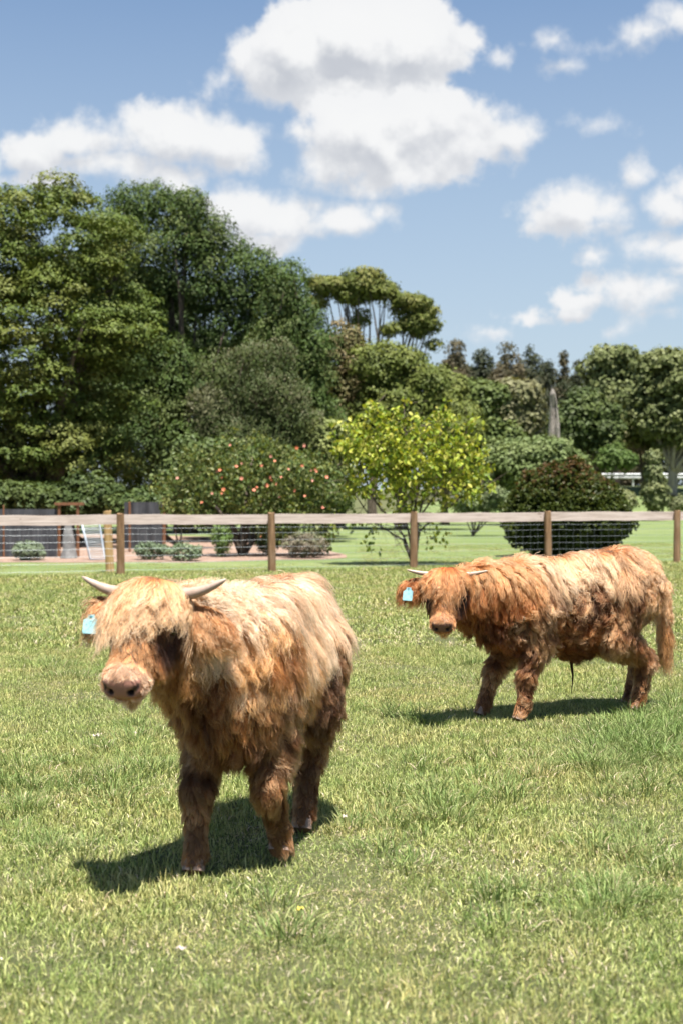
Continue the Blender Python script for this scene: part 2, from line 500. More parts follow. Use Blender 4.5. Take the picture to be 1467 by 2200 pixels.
def limbs(parent, base, C, rng, r0, mat=None, n=14, fork=.35, name='limb'):
    """trunk to a fork and limbs that reach into the clumps"""
    mb = MB()
    base = Vector(base)
    cen = Vector(C.mean(0)); top = Vector((cen.x * .35 + base.x * .65, cen.y * .35 + base.y * .65, base.z + (cen.z - base.z) * fork))
    k = [base.lerp(top, i / 5) + Vector((rng.normal(0, .05), rng.normal(0, .05), 0)) * r0 * 4 * (i > 0) for i in range(6)]
    MB().tube(k, [r0 * (1.35 if i == 0 else 1.1 - .07 * i) for i in range(6)], 10).build('trunk', mat or bark, parent, smooth=True)
    idx = rng.choice(len(C), min(n, len(C)), replace=False)
    for j in idx:
        e = Vector(C[j]); st = k[-1].lerp(k[3], rng.random())
        mid = st.lerp(e, .5) + Vector((rng.normal(0, .08), rng.normal(0, .08), -.10)) * (e - st).length
        P_ = [st * (1 - u) ** 2 + mid * 2 * u * (1 - u) + e * u * u for u in np.linspace(0, 1, 8)]
        mb.tube(P_, [r0 * .5 * (1 - u) ** .9 + r0 * .06 for u in np.linspace(0, 1, 8)], 6)
    mb.build(name, mat or bark, parent, smooth=True)

def W_(px, py, y, w=0, h=0, d=None):
    """ellipsoid at a photo position with half sizes given in photo pixels"""
    p = P(px, py, y); k = y / F_PX
    return (p.x, p.y, p.z, w * k, (d if d else w * k * .85), h * k)
def tree(name, label, cat, y, envs, nclump, rc, nper, size, cols, seed, group=None, base_px=None, r0=.22, nl=14, fork=.35, squash=.75, fine=0., droop=0., shell=.55, mat=None, bmat=None, top=.3, inner=.25, vary=.25, flat=.6):
    rng = np.random.default_rng(seed)
    E = [W_(px, py, y + (dy or 0), w, h) for (px, py, w, h, dy) in [(e + (0,))[:5] for e in envs]]
    bx = P(base_px if base_px else envs[0][0], 1100, y).x
    gz = bank(bx, y)
    root = empty(name, (bx, y, gz))
    E = [(e[0] - bx, e[1] - y, e[2] - gz, max(e[3] - .55 * rc, .3 * e[3]), max(e[4] - .6 * rc, .3 * e[4]), max(e[5] - .5 * rc, .3 * e[5])) for e in E]
    C, Rr = clumps_from(E, nclump, rng, rc, top, inner)
    keep = C[:, 2] > .25 * rc
    C, Rr = C[keep], Rr[keep]
    crown('crown', root, [leaves(C, Rr, nper, size, rng, cols, squash, fine, droop, shell, vary * .7, flat)], mat)
    limbs(root, (0, 0, -.05), C, rng, r0, bmat, nl, fork)
    tag(root, label, cat, group)
    return root, C, Rr, rng

OL = [(.080, .115, .022), (.110, .140, .028), (.062, .092, .020), (.145, .155, .040)]
# the tall dome of the left hand tree with a skirt down to the ground
tree('dome_tree', 'tallest broad olive-green tree with clumpy domed crown at the left edge', 'tree', 38,
     [(110, 560, 200, 180), (-60, 600, 220, 210), (30, 760, 290, 230), (250, 700, 120, 130), (200, 900, 130, 130), (60, 960, 250, 150), (-90, 930, 200, 170), (-150, 700, 200, 260)], 540, .60, 560, .080, OL, 1,
     r0=.38, nl=26, base_px=140, squash=.50, fork=.25, top=.6, flat=.85, inner=.4)
DK = [(.050, .085, .020), (.072, .112, .027), (.042, .068, .020), (.11, .135, .042)]
tree('feathery_tree', 'tall dark feathery evergreen rising behind the domed olive tree', 'tree', 47,
     [(330, 520, 130, 130), (410, 560, 95, 100), (520, 600, 80, 90), (340, 820, 130, 110), (500, 700, 70, 80), (440, 640, 80, 60), (420, 900, 110, 120), (560, 660, 60, 100), (250, 640, 120, 160), (330, 930, 160, 130), (590, 690, 80, 120), (560, 560, 40, 30)], 520, .62, 420, .105, DK, 2,
     r0=.34, nl=34, base_px=400, fine=.55, droop=.4, fork=.22)
tree('dark_evergreen', 'shaded dark evergreen filling the gap between the domed olive tree and the feathery ones', 'tree', 52, [(330, 700, 110, 120), (440, 800, 90, 90), (250, 820, 110, 120), (540, 760, 60, 60)], 230, .75, 260, .14, [(.035, .058, .016), (.05, .075, .02)], 33, r0=.3, nl=10, base_px=340, droop=.3)
tree('feathery_tree', 'dark feathery evergreen with ragged top right of the tall feathery one', 'tree', 44,
     [(620, 640, 55, 85), (655, 760, 60, 110), (600, 800, 70, 120), (650, 930, 80, 120), (560, 900, 90, 130)], 300, .52, 340, .10, DK, 3,
     r0=.25, nl=18, base_px=620, fine=.55, droop=.5)
GY = [(.062, .085, .028), (.085, .105, .036), (.05, .07, .024), (.14, .135, .075)]
tree('weeping_tree', 'grey-green weeping tree hanging in front of the dark feathery trees', 'tree', 40.5,
     [(535, 760, 60, 44), (600, 770, 45, 50), (485, 800, 44, 44), (560, 850, 70, 60), (465, 900, 50, 90), (625, 890, 60, 110), (530, 960, 90, 70)], 130, .55, 420, .09, GY, 4,
     r0=.18, nl=12, base_px=540, fine=.6, droop=.9)
UM = [(.115, .14, .032), (.15, .165, .038), (.09, .115, .028), (.19, .185, .055)]
tree('umbrella_tree', 'open flat-topped eucalypt with bare forked limbs showing against the sky', 'tree', 62,
     [(785, 612, 54, 30), (715, 620, 50, 24), (682, 645, 24, 26), (760, 640, 36, 16), (822, 634, 30, 24), (875, 655, 46, 26), (908, 690, 34, 40), (926, 735, 18, 24), (775, 690, 16, 30), (835, 715, 26, 14), (884, 700, 30, 24), (660, 605, 18, 10)], 340, .40, 190, .11, UM, 5,
     r0=.20, nl=36, base_px=800, squash=.6, fork=.30, inner=.5)
BR = [(.13, .12, .048), (.17, .14, .062), (.10, .105, .038), (.20, .15, .08)]
tree('brownish_tree', 'brown-tinged olive tree below the bare limbs of the umbrella tree', 'tree', 53,
     [(735, 790, 80, 80), (700, 880, 80, 90), (770, 900, 80, 90), (660, 900, 50, 80), (735, 700, 20, 26)], 190, .55, 320, .11, BR, 6, r0=.2, base_px=730, shell=.4)
MG = [(.115, .14, .032), (.15, .17, .042), (.085, .11, .027)]
tree('rounded_tree', 'mid-green rounded tree right of the brownish tree with cauliflower-like clumps', 'tree', 51,
     [(840, 800, 70, 60), (900, 850, 70, 70), (850, 910, 90, 90), (950, 920, 70, 60), (790, 780, 36, 40)], 190, .60, 340, .11, MG, 7, r0=.2, base_px=860)
tree('rounded_tree', 'small light green rounded tree between umbrella tree and far dark row', 'tree', 58,
     [(960, 845, 36, 40), (935, 810, 24, 26), (975, 930, 50, 70), (930, 900, 40, 60)], 130, .48, 150, .17, [(.13, .15, .04), (.16, .17, .05), (.10, .12, .03)], 8, r0=.15, base_px=955)

FD = [(.040, .050, .025), (.055, .065, .032), (.034, .042, .023), (.08, .08, .045)]
fd = [ (975, 725, 22, 120), (1028, 745, 22, 130), (1052, 757, 13, 110), (1092, 748, 34, 120), (1135, 748, 24, 130), (1178, 772, 24, 120), (1209, 760, 11, 110), (1240, 772, 13, 110), (1262, 800, 24, 110), (1310, 770, 26, 120), (1000, 800, 26, 110), (1215, 830, 34, 100), (1345, 830, 30, 100), (1150, 860, 34, 90)]
fl_ = ['slender dark pine-like tree standing apart just right of the umbrella tree', 'thin dark pine-like tree, second pointed top from the umbrella tree', 'very narrow dark pine-like tree close beside a taller one',
       'broad brownish-dark pine-like tree with a double tip in the far row', 'dark pine-like tree with one sharp tip above the pale rounded tree', 'dark pine-like tree standing right behind the dead grey trunk',
       'spindly see-through pine-like tree right of the dead trunk', 'second spindly thin pine-like tree right of the dead trunk', 'low brown-green pine-like tree left of the round eucalypt', 'dark pine-like tree in front of the round eucalypt',
       'short dark pine-like tree filling the row behind the lime-green garden tree', 'dull dark pine-like tree low behind the spindly ones', 'brownish pine-like tree between the two round eucalypts', 'short shaded pine-like tree left of the dead trunk']
for i, (px, ty, w, h) in enumerate(fd):
    thin = w < 15; w *= 1.2; ty -= 6
    tree('pine_like_tree', fl_[i], 'tree', 96 + (i * 37 % 11) - 5,
         [(px, ty + 12, w * .30, 20), (px + w * .1, ty + 42, w * .70, 30), (px - w * .1, ty + 88, w * 1.15, 50), (px, ty + 160, w * 1.5, 80), (px, ty + 240, w * 1.5, 80)], 90 if thin else 230, .36 if thin else .52, 140, .20, FD if i % 3 else [(.095, .078, .044), (.068, .066, .038), (.115, .095, .055)], 100 + i,
         group='far row of dark pine-like trees', r0=.16, nl=8, fine=.5, droop=.5, shell=.3, fork=.6, inner=.6)
for i, (px, ty, w, lb) in enumerate([(990, 790, 70, 'wide dark bush-like tree filling the gap under the leftmost far dark trees'), (1130, 800, 90, 'wide dark tree mass behind the pale-topped rounded tree'), (1270, 812, 80, 'wide dark tree mass behind the deep green tree right of the dead trunk'), (1400, 800, 80, 'wide dark tree filling the gap between the two round eucalypts')]):
    tree('dark_background_tree', lb, 'tree', 108 + i, [(px, ty + 40, w, 50), (px, ty + 120, w * 1.1, 90), (px, ty + 220, w * 1.1, 80)], 150, 1.0, 160, .30, [(.045, .056, .03), (.06, .072, .036), (.038, .046, .026)], 140 + i, r0=.2, nl=6, fine=.4, droop=.3)
EU = [(.125, .145, .055), (.16, .175, .07), (.095, .115, .042)]
tree('round_eucalypt', 'round-topped light green eucalypt in the gap left of the rightmost tree', 'tree', 88,
     [(1322, 775, 52, 34), (1290, 805, 34, 30), (1350, 815, 34, 40), (1320, 860, 60, 60)], 150, .80, 150, .26, EU, 9, r0=.25, base_px=1320, squash=.6)
tree('round_eucalypt', 'large round-topped eucalypt at the right edge with pale limbs inside', 'tree', 76,
     [(1440, 790, 70, 42), (1480, 830, 90, 70), (1400, 830, 44, 44), (1430, 900, 70, 70), (1490, 930, 80, 50), (1370, 870, 34, 50)], 300, .62, 160, .22, EU, 10, r0=.28, base_px=1440, squash=.6, bmat=pale_bark, nl=20)
tree('pale_topped_tree', 'pale straw-green rounded tree in front of the dark row left of the dead trunk', 'tree', 78,
     [(1112, 845, 44, 28), (1095, 900, 44, 60), (1130, 910, 34, 60)], 110, .62, 150, .22, [(.18, .175, .09), (.21, .20, .11), (.14, .145, .065)], 11, r0=.16, base_px=1110)
tree('mid_green_tree', 'deep green tree with lit rounded clumps right behind the lime-green garden tree', 'tree', 64,
     [(1040, 860, 40, 50), (1030, 940, 50, 60), (1075, 960, 40, 50)], 120, .55, 150, .2, [(.08, .11, .03), (.11, .14, .04), (.06, .085, .026)], 12, r0=.16, base_px=1040)
tree('mid_green_tree', 'dark-centred green tree between the dead trunk and the eucalypts', 'tree', 74,
     [(1250, 900, 50, 60), (1215, 940, 44, 50), (1290, 930, 44, 60)], 150, .60, 140, .22, [(.065, .09, .03), (.09, .115, .036), (.05, .068, .024)], 13, r0=.16, base_px=1250)
tree('mid_green_tree', 'olive tree low in front of the rightmost eucalypt above the crash barrier', 'tree', 79,
     [(1380, 915, 44, 44), (1345, 935, 34, 34), (1420, 950, 34, 26)], 110, .60, 140, .22, [(.095, .115, .036), (.125, .14, .048), (.17, .155, .075)], 14, r0=.14, base_px=1380)
BU = [(.125, .165, .06), (.16, .195, .075), (.10, .135, .048)]
def bush(label, y, envs, ncl, rc, nper, size, cols, seed, name='bush', cat='bush', group=None, **kw):
    return tree(name, label, cat, y, envs, ncl, rc, nper, size, cols, seed, group=group, r0=kw.pop('r0', .05), nl=kw.pop('nl', 8), fork=.12, top=.6, **kw)
bush('soft light green domed bush below the dead grey trunk', 58, [(1140, 1000, 105, 62), (1215, 1010, 50, 40), (1060, 1020, 50, 60)], 240, .42, 130, .15, BU, 20)
bush('bright green pointed bush standing just above the left end of the crash barrier', 72, [(1318, 978, 18, 30), (1345, 990, 26, 22), (1300, 1000, 20, 20)], 60, .36, 170, .13, [(.075, .12, .03), (.105, .15, .042)], 21)
bush('narrow upright bush standing in front of the crash barrier', 66, [(1402, 1000, 14, 34), (1406, 1064, 20, 36)], 80, .36, 130, .15, [(.13, .155, .065), (.18, .195, .085)], 22)
bush('low pale bush under the crash barrier at the right edge', 68, [(1460, 1085, 30, 14), (1500, 1085, 30, 16)], 60, .38, 120, .15, [(.13, .15, .07), (.17, .18, .09)], 23)
bush('low olive bush under the left end of the crash barrier', 62, [(1330, 1080, 30, 20)], 60, .38, 120, .14, [(.16, .18, .075), (.20, .21, .10)], 24)
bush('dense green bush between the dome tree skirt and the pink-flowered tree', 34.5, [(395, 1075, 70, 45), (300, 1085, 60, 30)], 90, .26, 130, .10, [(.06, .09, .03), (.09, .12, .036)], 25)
bush('yellow-green soft bush behind the left of the lime-green tree', 41, [(700, 960, 62, 60), (740, 1010, 40, 60), (690, 1050, 60, 40)], 140, .32, 130, .11, [(.20, .22, .075), (.16, .19, .065)], 26)
bush('pale grass-like bush at the right foot of the lime-green tree', 44, [(1010, 1085, 40, 24), (1060, 1075, 30, 30)], 60, .28, 130, .13, [(.13, .17, .08), (.16, .19, .09)], 27, fine=.6)
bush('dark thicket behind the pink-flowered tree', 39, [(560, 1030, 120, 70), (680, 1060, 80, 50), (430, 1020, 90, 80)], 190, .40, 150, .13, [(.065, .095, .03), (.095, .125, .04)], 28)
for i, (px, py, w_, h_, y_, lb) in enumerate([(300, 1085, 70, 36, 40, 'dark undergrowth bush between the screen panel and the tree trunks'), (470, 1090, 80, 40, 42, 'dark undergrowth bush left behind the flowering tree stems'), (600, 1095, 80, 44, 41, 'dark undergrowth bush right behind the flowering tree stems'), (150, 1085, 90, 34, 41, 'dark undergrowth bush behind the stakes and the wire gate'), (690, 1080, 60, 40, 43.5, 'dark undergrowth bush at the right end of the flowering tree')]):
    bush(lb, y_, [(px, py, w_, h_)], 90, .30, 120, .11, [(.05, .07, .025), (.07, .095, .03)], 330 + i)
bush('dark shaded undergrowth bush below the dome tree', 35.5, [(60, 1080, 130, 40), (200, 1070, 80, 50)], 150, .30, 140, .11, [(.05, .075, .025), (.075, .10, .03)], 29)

# dead grey trunk
dt = tag(empty('dead_trunk', (P(1190, 1000, 69).x, 69, 0)), 'bare grey weathered dead trunk standing alone with a hollow slit', 'dead tree')
rng_ = np.random.default_rng(4)
b0 = P(1191, 965, 69).z; t0 = P(1186, 838, 69).z
pts = [(0, 0, 0), (0, 0, b0 * .6), (0, 0, b0), (-.02, 0, b0 + (t0 - b0) * .35), (-.05, 0, b0 + (t0 - b0) * .7), (-.10, 0, t0 - .25), (-.12, 0, t0)]
V, Q, T = tube(pts, [.38, .34, .30, .27, .20, .13, .05], 14)
V = [Vector(v) + Vector((rng_.normal(0, .02), rng_.normal(0, .02), rng_.normal(0, .05))) for v in V]
for i, v in enumerate(V):                   # a hollow runs up the front
    if v.y < -.12 and abs(v.x + .02) < .12 and b0 * .8 < v.z < t0 - .6: V[i] = Vector((v.x, v.y + .22, v.z))
link('trunk', mesh_np('trunk', V, quads=Q, tris=T, smooth=False), pale_bark, dt)
MB().tube([(.16, -.05, b0 - .3), (.17, -.10, b0 + 1.2), (.05, -.1, b0 + 2.0)], [.09, .06, .02], 7).build('splinter', pale_bark, dt)

# ---------------------------------------------------------------- garden trees and shrubs
def leaf_mesh(size, fold=.18, name='leaf'):
    pr = [(0, 0), (.28, .22), (.55, .34), (.85, .20), (1.0, 0)]
    V = [(x * size, 0, -(x ** 2) * size * .18) for x, _ in pr]
    up = [(x * size, y_ * size, fold * y_ * size - (x ** 2) * size * .18) for x, y_ in pr[1:4]]
    dn = [(x * size, -y_ * size, fold * y_ * size - (x ** 2) * size * .18) for x, y_ in pr[1:4]]
    V = V + up + dn
    F = [(0, 1, 5), (1, 2, 6, 5), (2, 3, 7, 6), (3, 4, 7), (0, 8, 1), (1, 8, 9, 2), (2, 9, 10, 3), (3, 10, 4)]
    return V, F
def broad_leaves(Pn, size, rng, cols, vary=.25):
    """many folded ovate leaves in one mesh"""
    V0, F0_ = leaf_mesh(1.0)
    V0 = np.array(V0); n = len(Pn)
    a = unit(rng.normal(0, 1, (n, 3)) + np.array([0, 0, -.7])); nn = unit(np.cross(a, rng.normal(0, 1, (n, 3))))
    nn = np.where(nn[:, 2:3] < 0, -nn, nn); bb = np.cross(nn, a)
    s = size * rng.uniform(.65, 1.3, (n, 1, 1))
    V = Pn[:, None] + s * (V0[None, :, :1] * a[:, None] + V0[None, :, 1:2] * bb[:, None] + V0[None, :, 2:3] * nn[:, None])
    tris = []; 
    for f in F0_:
        tris.append(f[:3])
        if len(f) == 4: tris.append((f[0], f[2], f[3]))
    tris = np.array(tris)
    T = (tris[None] + (np.arange(n) * len(V0))[:, None, None]).reshape(-1, 3)
    col = np.array(cols)[rng.integers(0, len(cols), n)] * (1 + vary * (rng.random((n, 1)) * 2 - 1))
    return V.reshape(-1, 3), T, np.repeat(np.clip(col, .01, .9), len(V0), axis=0), a, nn

# lime-green garden tree just behind the fence
rng_ = np.random.default_rng(77)
YL = 26.9
bx = P(885, 1220, YL).x
lt = tag(empty('lime_green_tree', (bx, YL, 0)), 'bright lime-green leafy small tree with several thin stems just behind the fence', 'tree')
def loc(px, py, dy=0.0):
    v = P(px, py, YL + dy); return np.array([v.x - bx, dy, v.z])
tips = []
stems = [((885, 1222), (868, 1150), (800, 1070), (760, 950)), ((887, 1222), (872, 1120), (820, 1000), (810, 865)), ((889, 1222), (885, 1120), (875, 1000), (868, 870)),
         ((892, 1222), (900, 1110), (930, 1000), (950, 900)), ((890, 1222), (893, 1120), (960, 1030), (1010, 900)), ((891, 1222), (900, 1140), (985, 1070), (1050, 1040)), ((886, 1222), (866, 1160), (800, 1120), (725, 1000)), ((888, 1222), (888, 1100), (905, 960), (915, 915))]
mb = MB()
for k, s_ in enumerate(stems):
    q = [Vector(loc(px, py, (k % 3 - 1) * .25 * j / 3)) for j, (px, py) in enumerate(s_)]
    q[0].z = 0
    pp = []
    for i in range(len(q) - 1):
        for u in np.linspace(0, 1, 5)[:-1 if i < len(q) - 2 else None]: pp.append(q[i].lerp(q[i + 1], u) + Vector((rng_.normal(0, .012), rng_.normal(0, .012), 0)) * (i > 0 or u > 0))
    MB().tube(pp, [.026 * (1 - .75 * i / len(pp)) for i in range(len(pp))], 7).build('stem', bark, lt, smooth=True)
    for i in range(4, len(pp)):
        for _ in range(5):
            d = unit(rng_.normal(0, 1, 3) * np.array([1, .8, .7]) + np.array([0, 0, .25]))
            e = np.array(pp[i]) + d * rng_.uniform(.18, .55)
            mb.tube([pp[i], Vector((np.array(pp[i]) + e) / 2 + rng_.normal(0, .03, 3)), Vector(e)], [.006, .004, .002], 4, cap=False)
            tips.append((np.array(pp[i]), e))
mb.build('twigs', bark, lt)
# leaves along the twigs, kept within the crown outline seen in the photograph
envL = [(880, 970, 130, 80), (800, 960, 75, 75), (960, 970, 80, 75), (885, 1030, 125, 62), (1015, 1030, 45, 40), (755, 950, 40, 60), (815, 885, 26, 42), (865, 880, 26, 34), (955, 895, 30, 28), (1000, 920, 30, 34), (760, 1040, 40, 34)]
EL = np.array([tuple(loc(px, py)) + (w_ * YL / F_PX, .95 if w_ > 60 else .45, h_ * YL / F_PX) for px, py, w_, h_ in envL])
pts_ = []
vol = EL[:, 3] * EL[:, 5]; vol = vol / vol.sum()
NS = 640
sk = rng_.choice(len(EL), NS, p=vol)
sc_ = EL[sk, :3] + sph(rng_, NS) * EL[sk, 3:6] * (rng_.random((NS, 1)) ** .4)
for s_ in sc_:                                 # sprays of leaves
    m_ = rng_.integers(6, 13); dd = unit(rng_.normal(0, 1, 3) + np.array([0, 0, -.3]))
    pts_.append(s_ + dd * np.linspace(0, .20, m_)[:, None] + rng_.normal(0, .035, (m_, 3)))
for (px, py) in ((765, 1115), (800, 1140), (745, 1120), (930, 1140), (950, 1150), (905, 1120), (940, 1110), (790, 1165), (920, 1160), (860, 1095), (830, 1105)):
    c_ = loc(px, py); pts_.append(c_ + rng_.normal(0, .09, (16, 3)))
pts_ = np.concatenate(pts_)
LIME = [(.27, .32, .04), (.34, .37, .055), (.20, .265, .036), (.40, .39, .09), (.135, .20, .028)]
# the 300 leaves nearest the camera side are leaves of their own
order = np.argsort(pts_[:, 1] + rng_.normal(0, .05, len(pts_)))
big, rest = pts_[order[:300]], pts_[order[300:]]
V, T, Cc, a_, n_ = broad_leaves(rest, .092, rng_, LIME)
me = mesh_np('crown', V, tris=T); add_color(me, Cc); o = link('crown', me, glossy_leaf_mat, lt); o['kind'] = 'stuff'
lms = []
for c_ in LIME:
    v, f = leaf_mesh(.10); me = mesh_np('leaf', v, faces=f); add_color(me, [c_] * len(v)); me.materials.append(glossy_leaf_mat); lms.append(me)
for i, p_ in enumerate(big):
    o = bpy.data.objects.new('leaf', lms[i % len(lms)]); COL.objects.link(o); o.parent = lt
    a = Vector(unit(rng_.normal(0, 1, 3) + np.array([0, -.2, -.7])))
    o.location = p_; o.rotation_mode = 'QUATERNION'; o.rotation_quaternion = a.to_track_quat('X', 'Z'); o.scale = [rng_.uniform(.75, 1.25)] * 3

# pink-flowered tree on the mulch bed
rng_ = np.random.default_rng(78)
YP = 30.6
bx = P(520, 1190, YP).x
pt = tag(empty('flowering_tree', (bx, YP, 0)), 'spreading dark green tree dotted with coral-pink flowers on the mulch bed', 'tree')
EP = []
for px, py, w_, h_ in [(540, 985, 90, 45), (620, 1010, 90, 50), (450, 1030, 80, 45), (380, 1050, 50, 34), (540, 1060, 110, 50), (660, 1050, 70, 45), (710, 1040, 30, 40), (430, 1090, 80, 40), (620, 1110, 90, 45), (660, 1140, 60, 40), (410, 985, 24, 22), (500, 955, 24, 24)]:
    v = P(px, py, YP); k = YP / F_PX
    EP.append((v.x - bx, 0, v.z, w_ * k, max(.35, w_ * k * .8), h_ * k))
C, Rr = clumps_from(EP, 250, rng_, .20, .2, .35)
Cc_ = C[rng_.integers(0, len(C), 9500)]; d_ = sph(rng_, 9500)
pl = Cc_ + d_ * .21 * rng_.random((9500, 1)) ** .4
V, T, Cc, a_, n_ = broad_leaves(pl, .085, rng_, [(.085, .12, .034), (.12, .155, .048), (.06, .09, .026), (.19, .21, .09), (.15, .165, .05)])
me = mesh_np('crown', V, tris=T); add_color(me, Cc); link('crown', me, glossy_leaf_mat, pt)
for s_ in [((520, 1195), (515, 1150), (480, 1100), (440, 1060)), ((521, 1195), (530, 1150), (560, 1090), (600, 1020)), ((520, 1195), (500, 1140), (440, 1125), (400, 1090)), ((522, 1195), (545, 1160), (600, 1130), (660, 1080)), ((521, 1195), (522, 1120), (530, 1050), (540, 980))]:
    q = [Vector((P(px, py, YP).x - bx, rng_.normal(0, .12) * j, max(P(px, py, YP).z, 0) if j else 0)) for j, (px, py) in enumerate(s_)]
    pp = [q[i].lerp(q[i + 1], u) for i in range(3) for u in np.linspace(0, 1, 4)[:3]] + [q[3]]
    MB().tube(pp, [.07 * (1 - .8 * i / 10) for i in range(10)], 8).build('stem', bark, pt, smooth=True)
fm, t, b = material('coral_petals', 0.6, 0.3)
ga = t.n('ShaderNodeObjectInfo')
t.set(b.inputs['Base Color'], t.ramp(ga.outputs['Random'], [(0, (.50, .14, .06, 1)), (.5, (.56, .20, .12, 1)), (1, (.55, .26, .20, 1))]))
mb = MB()
for k in range(5):
    a0 = 2 * math.pi * k / 5
    c_, s_ = math.cos(a0), math.sin(a0)
    V = [(0, 0, 0), (c_ * .03 - s_ * .022, s_ * .03 + c_ * .022, .012), (c_ * .062, s_ * .062, .020), (c_ * .03 + s_ * .022, s_ * .03 - c_ * .022, .012)]
    mb.add(V, [(0, 1, 2, 3)])
mb.tube([(0, 0, 0), (0, 0, .035)], [.006, .004], 5)
fme = mesh_np('flower', mb.V, quads=mb.Q, tris=mb.T); fme.materials.append(fm)
FL = [(655,957),(637,960),(563,1000),(583,980),(620,1008),(508,1002),(463,1012),(472,1010),(476,1025),(521,1028),(580,1025),(583,1033),(668,1010),(677,1008),(680,1013),(702,1025),(670,1033),(478,1060),(458,1060),(481,1052),(547,1053),(553,1047),(573,1043),(600,1068),(633,1055),(655,1066),(432,1080),(692,1092),(699,1118),(558,1153),(380,1027),(492,955),(634,1053),(590,990),(593,1040),(650,1000),(520,995),(605,1025)]
for (px, py) in FL:
    v = P(px, py, YP - .9)
    j = np.argmin(np.abs(C[:, 0] - (v.x - bx)) * 2 + np.abs(C[:, 2] - v.z) * 2 + (C[:, 1] + 1.0) * .4)
    o = bpy.data.objects.new('flower', fme); COL.objects.link(o); o.parent = pt
    o.location = (v.x - bx, C[j, 1] - .25, v.z)
    o.rotation_mode = 'QUATERNION'; o.rotation_quaternion = Vector((rng_.normal(0, .5), -1, rng_.uniform(-.1, .9))).to_track_quat('Z', 'Y')
    o.scale = [rng_.uniform(.45, .85)] * 3

# round dark shrub with reddish new growth
rng_ = np.random.default_rng(79)
YR = 30.2
bx = P(1215, 1195, YR).x
rt = tag(empty('round_shrub', (bx, YR, 0)), 'large round dark green shrub with reddish tips on the lawn behind the fence', 'shrub')
k = YR / F_PX
ER = [(0, 0, .85, 132 * k, 1.25, 82 * k), (-.3, 0, 1.15, 84 * k, 1.0, 76 * k), (.45, .1, 1.15, 70 * k, .9, 60 * k), (.05, -.1, 1.35, 60 * k, .8, 66 * k), (-.1, 0, .7, 120 * k, 1.1, 66 * k)]
C, Rr = clumps_from(ER, 520, rng_, .15, .1, .12)
C = C[C[:, 2] > .12]
m_ = 26000
ow = rng_.integers(0, len(C), m_)
pl = C[ow] + sph(rng_, m_) * .16 * rng_.random((m_, 1)) ** .5
red = smooth01(1.35, 1.85, pl[:, 2] + rng_.normal(0, .16, m_)) * (rng_.random(m_) < .5)
V, Q, Cc = leaves(pl, np.full(m_, .02), 1, .065, rng_, [(.055, .078, .018), (.085, .105, .024), (.042, .06, .014)], shell=.1)
rr_ = np.repeat(np.repeat(red, 6), 4)[:len(Cc), None]
Cc = Cc * (1 - rr_) + np.array([.125, .075, .032]) * rr_
me = mesh_np('foliage', V, quads=Q); add_color(me, Cc); link('foliage', me, glossy_leaf_mat, rt)
mb = MB()
for i in range(9):
    e = C[rng_.integers(0, len(C))]
    mb.tube([(rng_.normal(0, .06), rng_.normal(0, .06), 0), tuple(e * .5 + np.array([0, 0, .1])), tuple(e * .92)], [.03, .02, .006], 6)
mb.build('stems', bark, rt)
# small shrubs in the bed
SH = [(60, 1186, 36, 24, 28.6, 'small silvery-green shrub in front of the dark screen at the left', [(.14, .18, .11), (.19, .23, .15)]),
      (325, 1184, 34, 20, 28.8, 'small grey-green shrub, left one of the neighbouring pair on the mulch', [(.12, .165, .095), (.17, .21, .13)]),
      (398, 1189, 36, 24, 28.3, 'small grey-green rounded shrub, right one of the neighbouring pair on the mulch', [(.13, .18, .10), (.19, .23, .14)]),
      (655, 1172, 48, 30, 29.6, 'straggly pinkish-grey shrub beside the foot of the pink-flowered tree', [(.19, .165, .12), (.14, .15, .08), (.22, .18, .14)]),
      (478, 1160, 22, 38, 30.0, 'tuft of drooping bright green leaves left of the flowering tree stem', [(.12, .19, .05), (.16, .23, .07)]),
      (575, 1165, 26, 30, 31.0, 'low dark green plant beside the flowering tree stem', [(.07, .11, .035), (.10, .14, .05)])]
for i, (px, py, w_, h_, y, lb, cols) in enumerate(SH):
    bush(lb, y, [(px, py, w_, h_)], 60, .10, 60, .055, cols, 300 + i, name='garden_shrub', cat='shrub', r0=.02, nl=6, fine=.5, droop=.6 if i == 4 else 0)
# ---------------------------------------------------------------- paddock fence
wm, t, b = material('weathered_rail', 0.85, 0.2)
tc_ = t.n('ShaderNodeTexCoord').outputs['Object']; oi = t.n('ShaderNodeObjectInfo').outputs['Random']
off = t.vm('ADD', tc_, t.n('ShaderNodeCombineXYZ', i_0=t.m('MULTIPLY', oi, 37.0), i_1=oi).outputs[0])
n1 = t.noise(t.vm('MULTIPLY', off, (1.2, 8, 22)), 1.5, 6, .65); n2 = t.noise(t.vm('MULTIPLY', off, (3, 3, 9)), 2.2, 3, .5)
c1 = t.ramp(n1, [(.28, (.32, .25, .21, 1)), (.5, (.52, .43, .38, 1)), (.75, (.64, .55, .50, 1))])
kn = t.mapr(n2, .70, .74, 0, .75)
t.set(b.inputs['Base Color'], t.mix(kn, c1, (.16, .10, .07, 1)))
bp = t.n('ShaderNodeBump', i_Strength=0.5, i_Distance=0.01); t.set(bp.inputs['Height'], n1); t.set(b.inputs['Normal'], bp.outputs[0])
pm, t, b = material('post_timber', 0.85, 0.2)
tc_ = t.n('ShaderNodeTexCoord').outputs['Object']; oi = t.n('ShaderNodeObjectInfo').outputs['Random']
off = t.vm('ADD', tc_, t.n('ShaderNodeCombineXYZ', i_0=t.m('MULTIPLY', oi, 37.0), i_1=oi).outputs[0])
n1 = t.noise(t.vm('MULTIPLY', off, (14, 14, 1.6)), 1.6, 6, .65); n2 = t.noise(off, 3, 3, .6)
c1 = t.ramp(n1, [(.28, (.11, .06, .03, 1)), (.5, (.22, .13, .065, 1)), (.75, (.33, .21, .12, 1))])
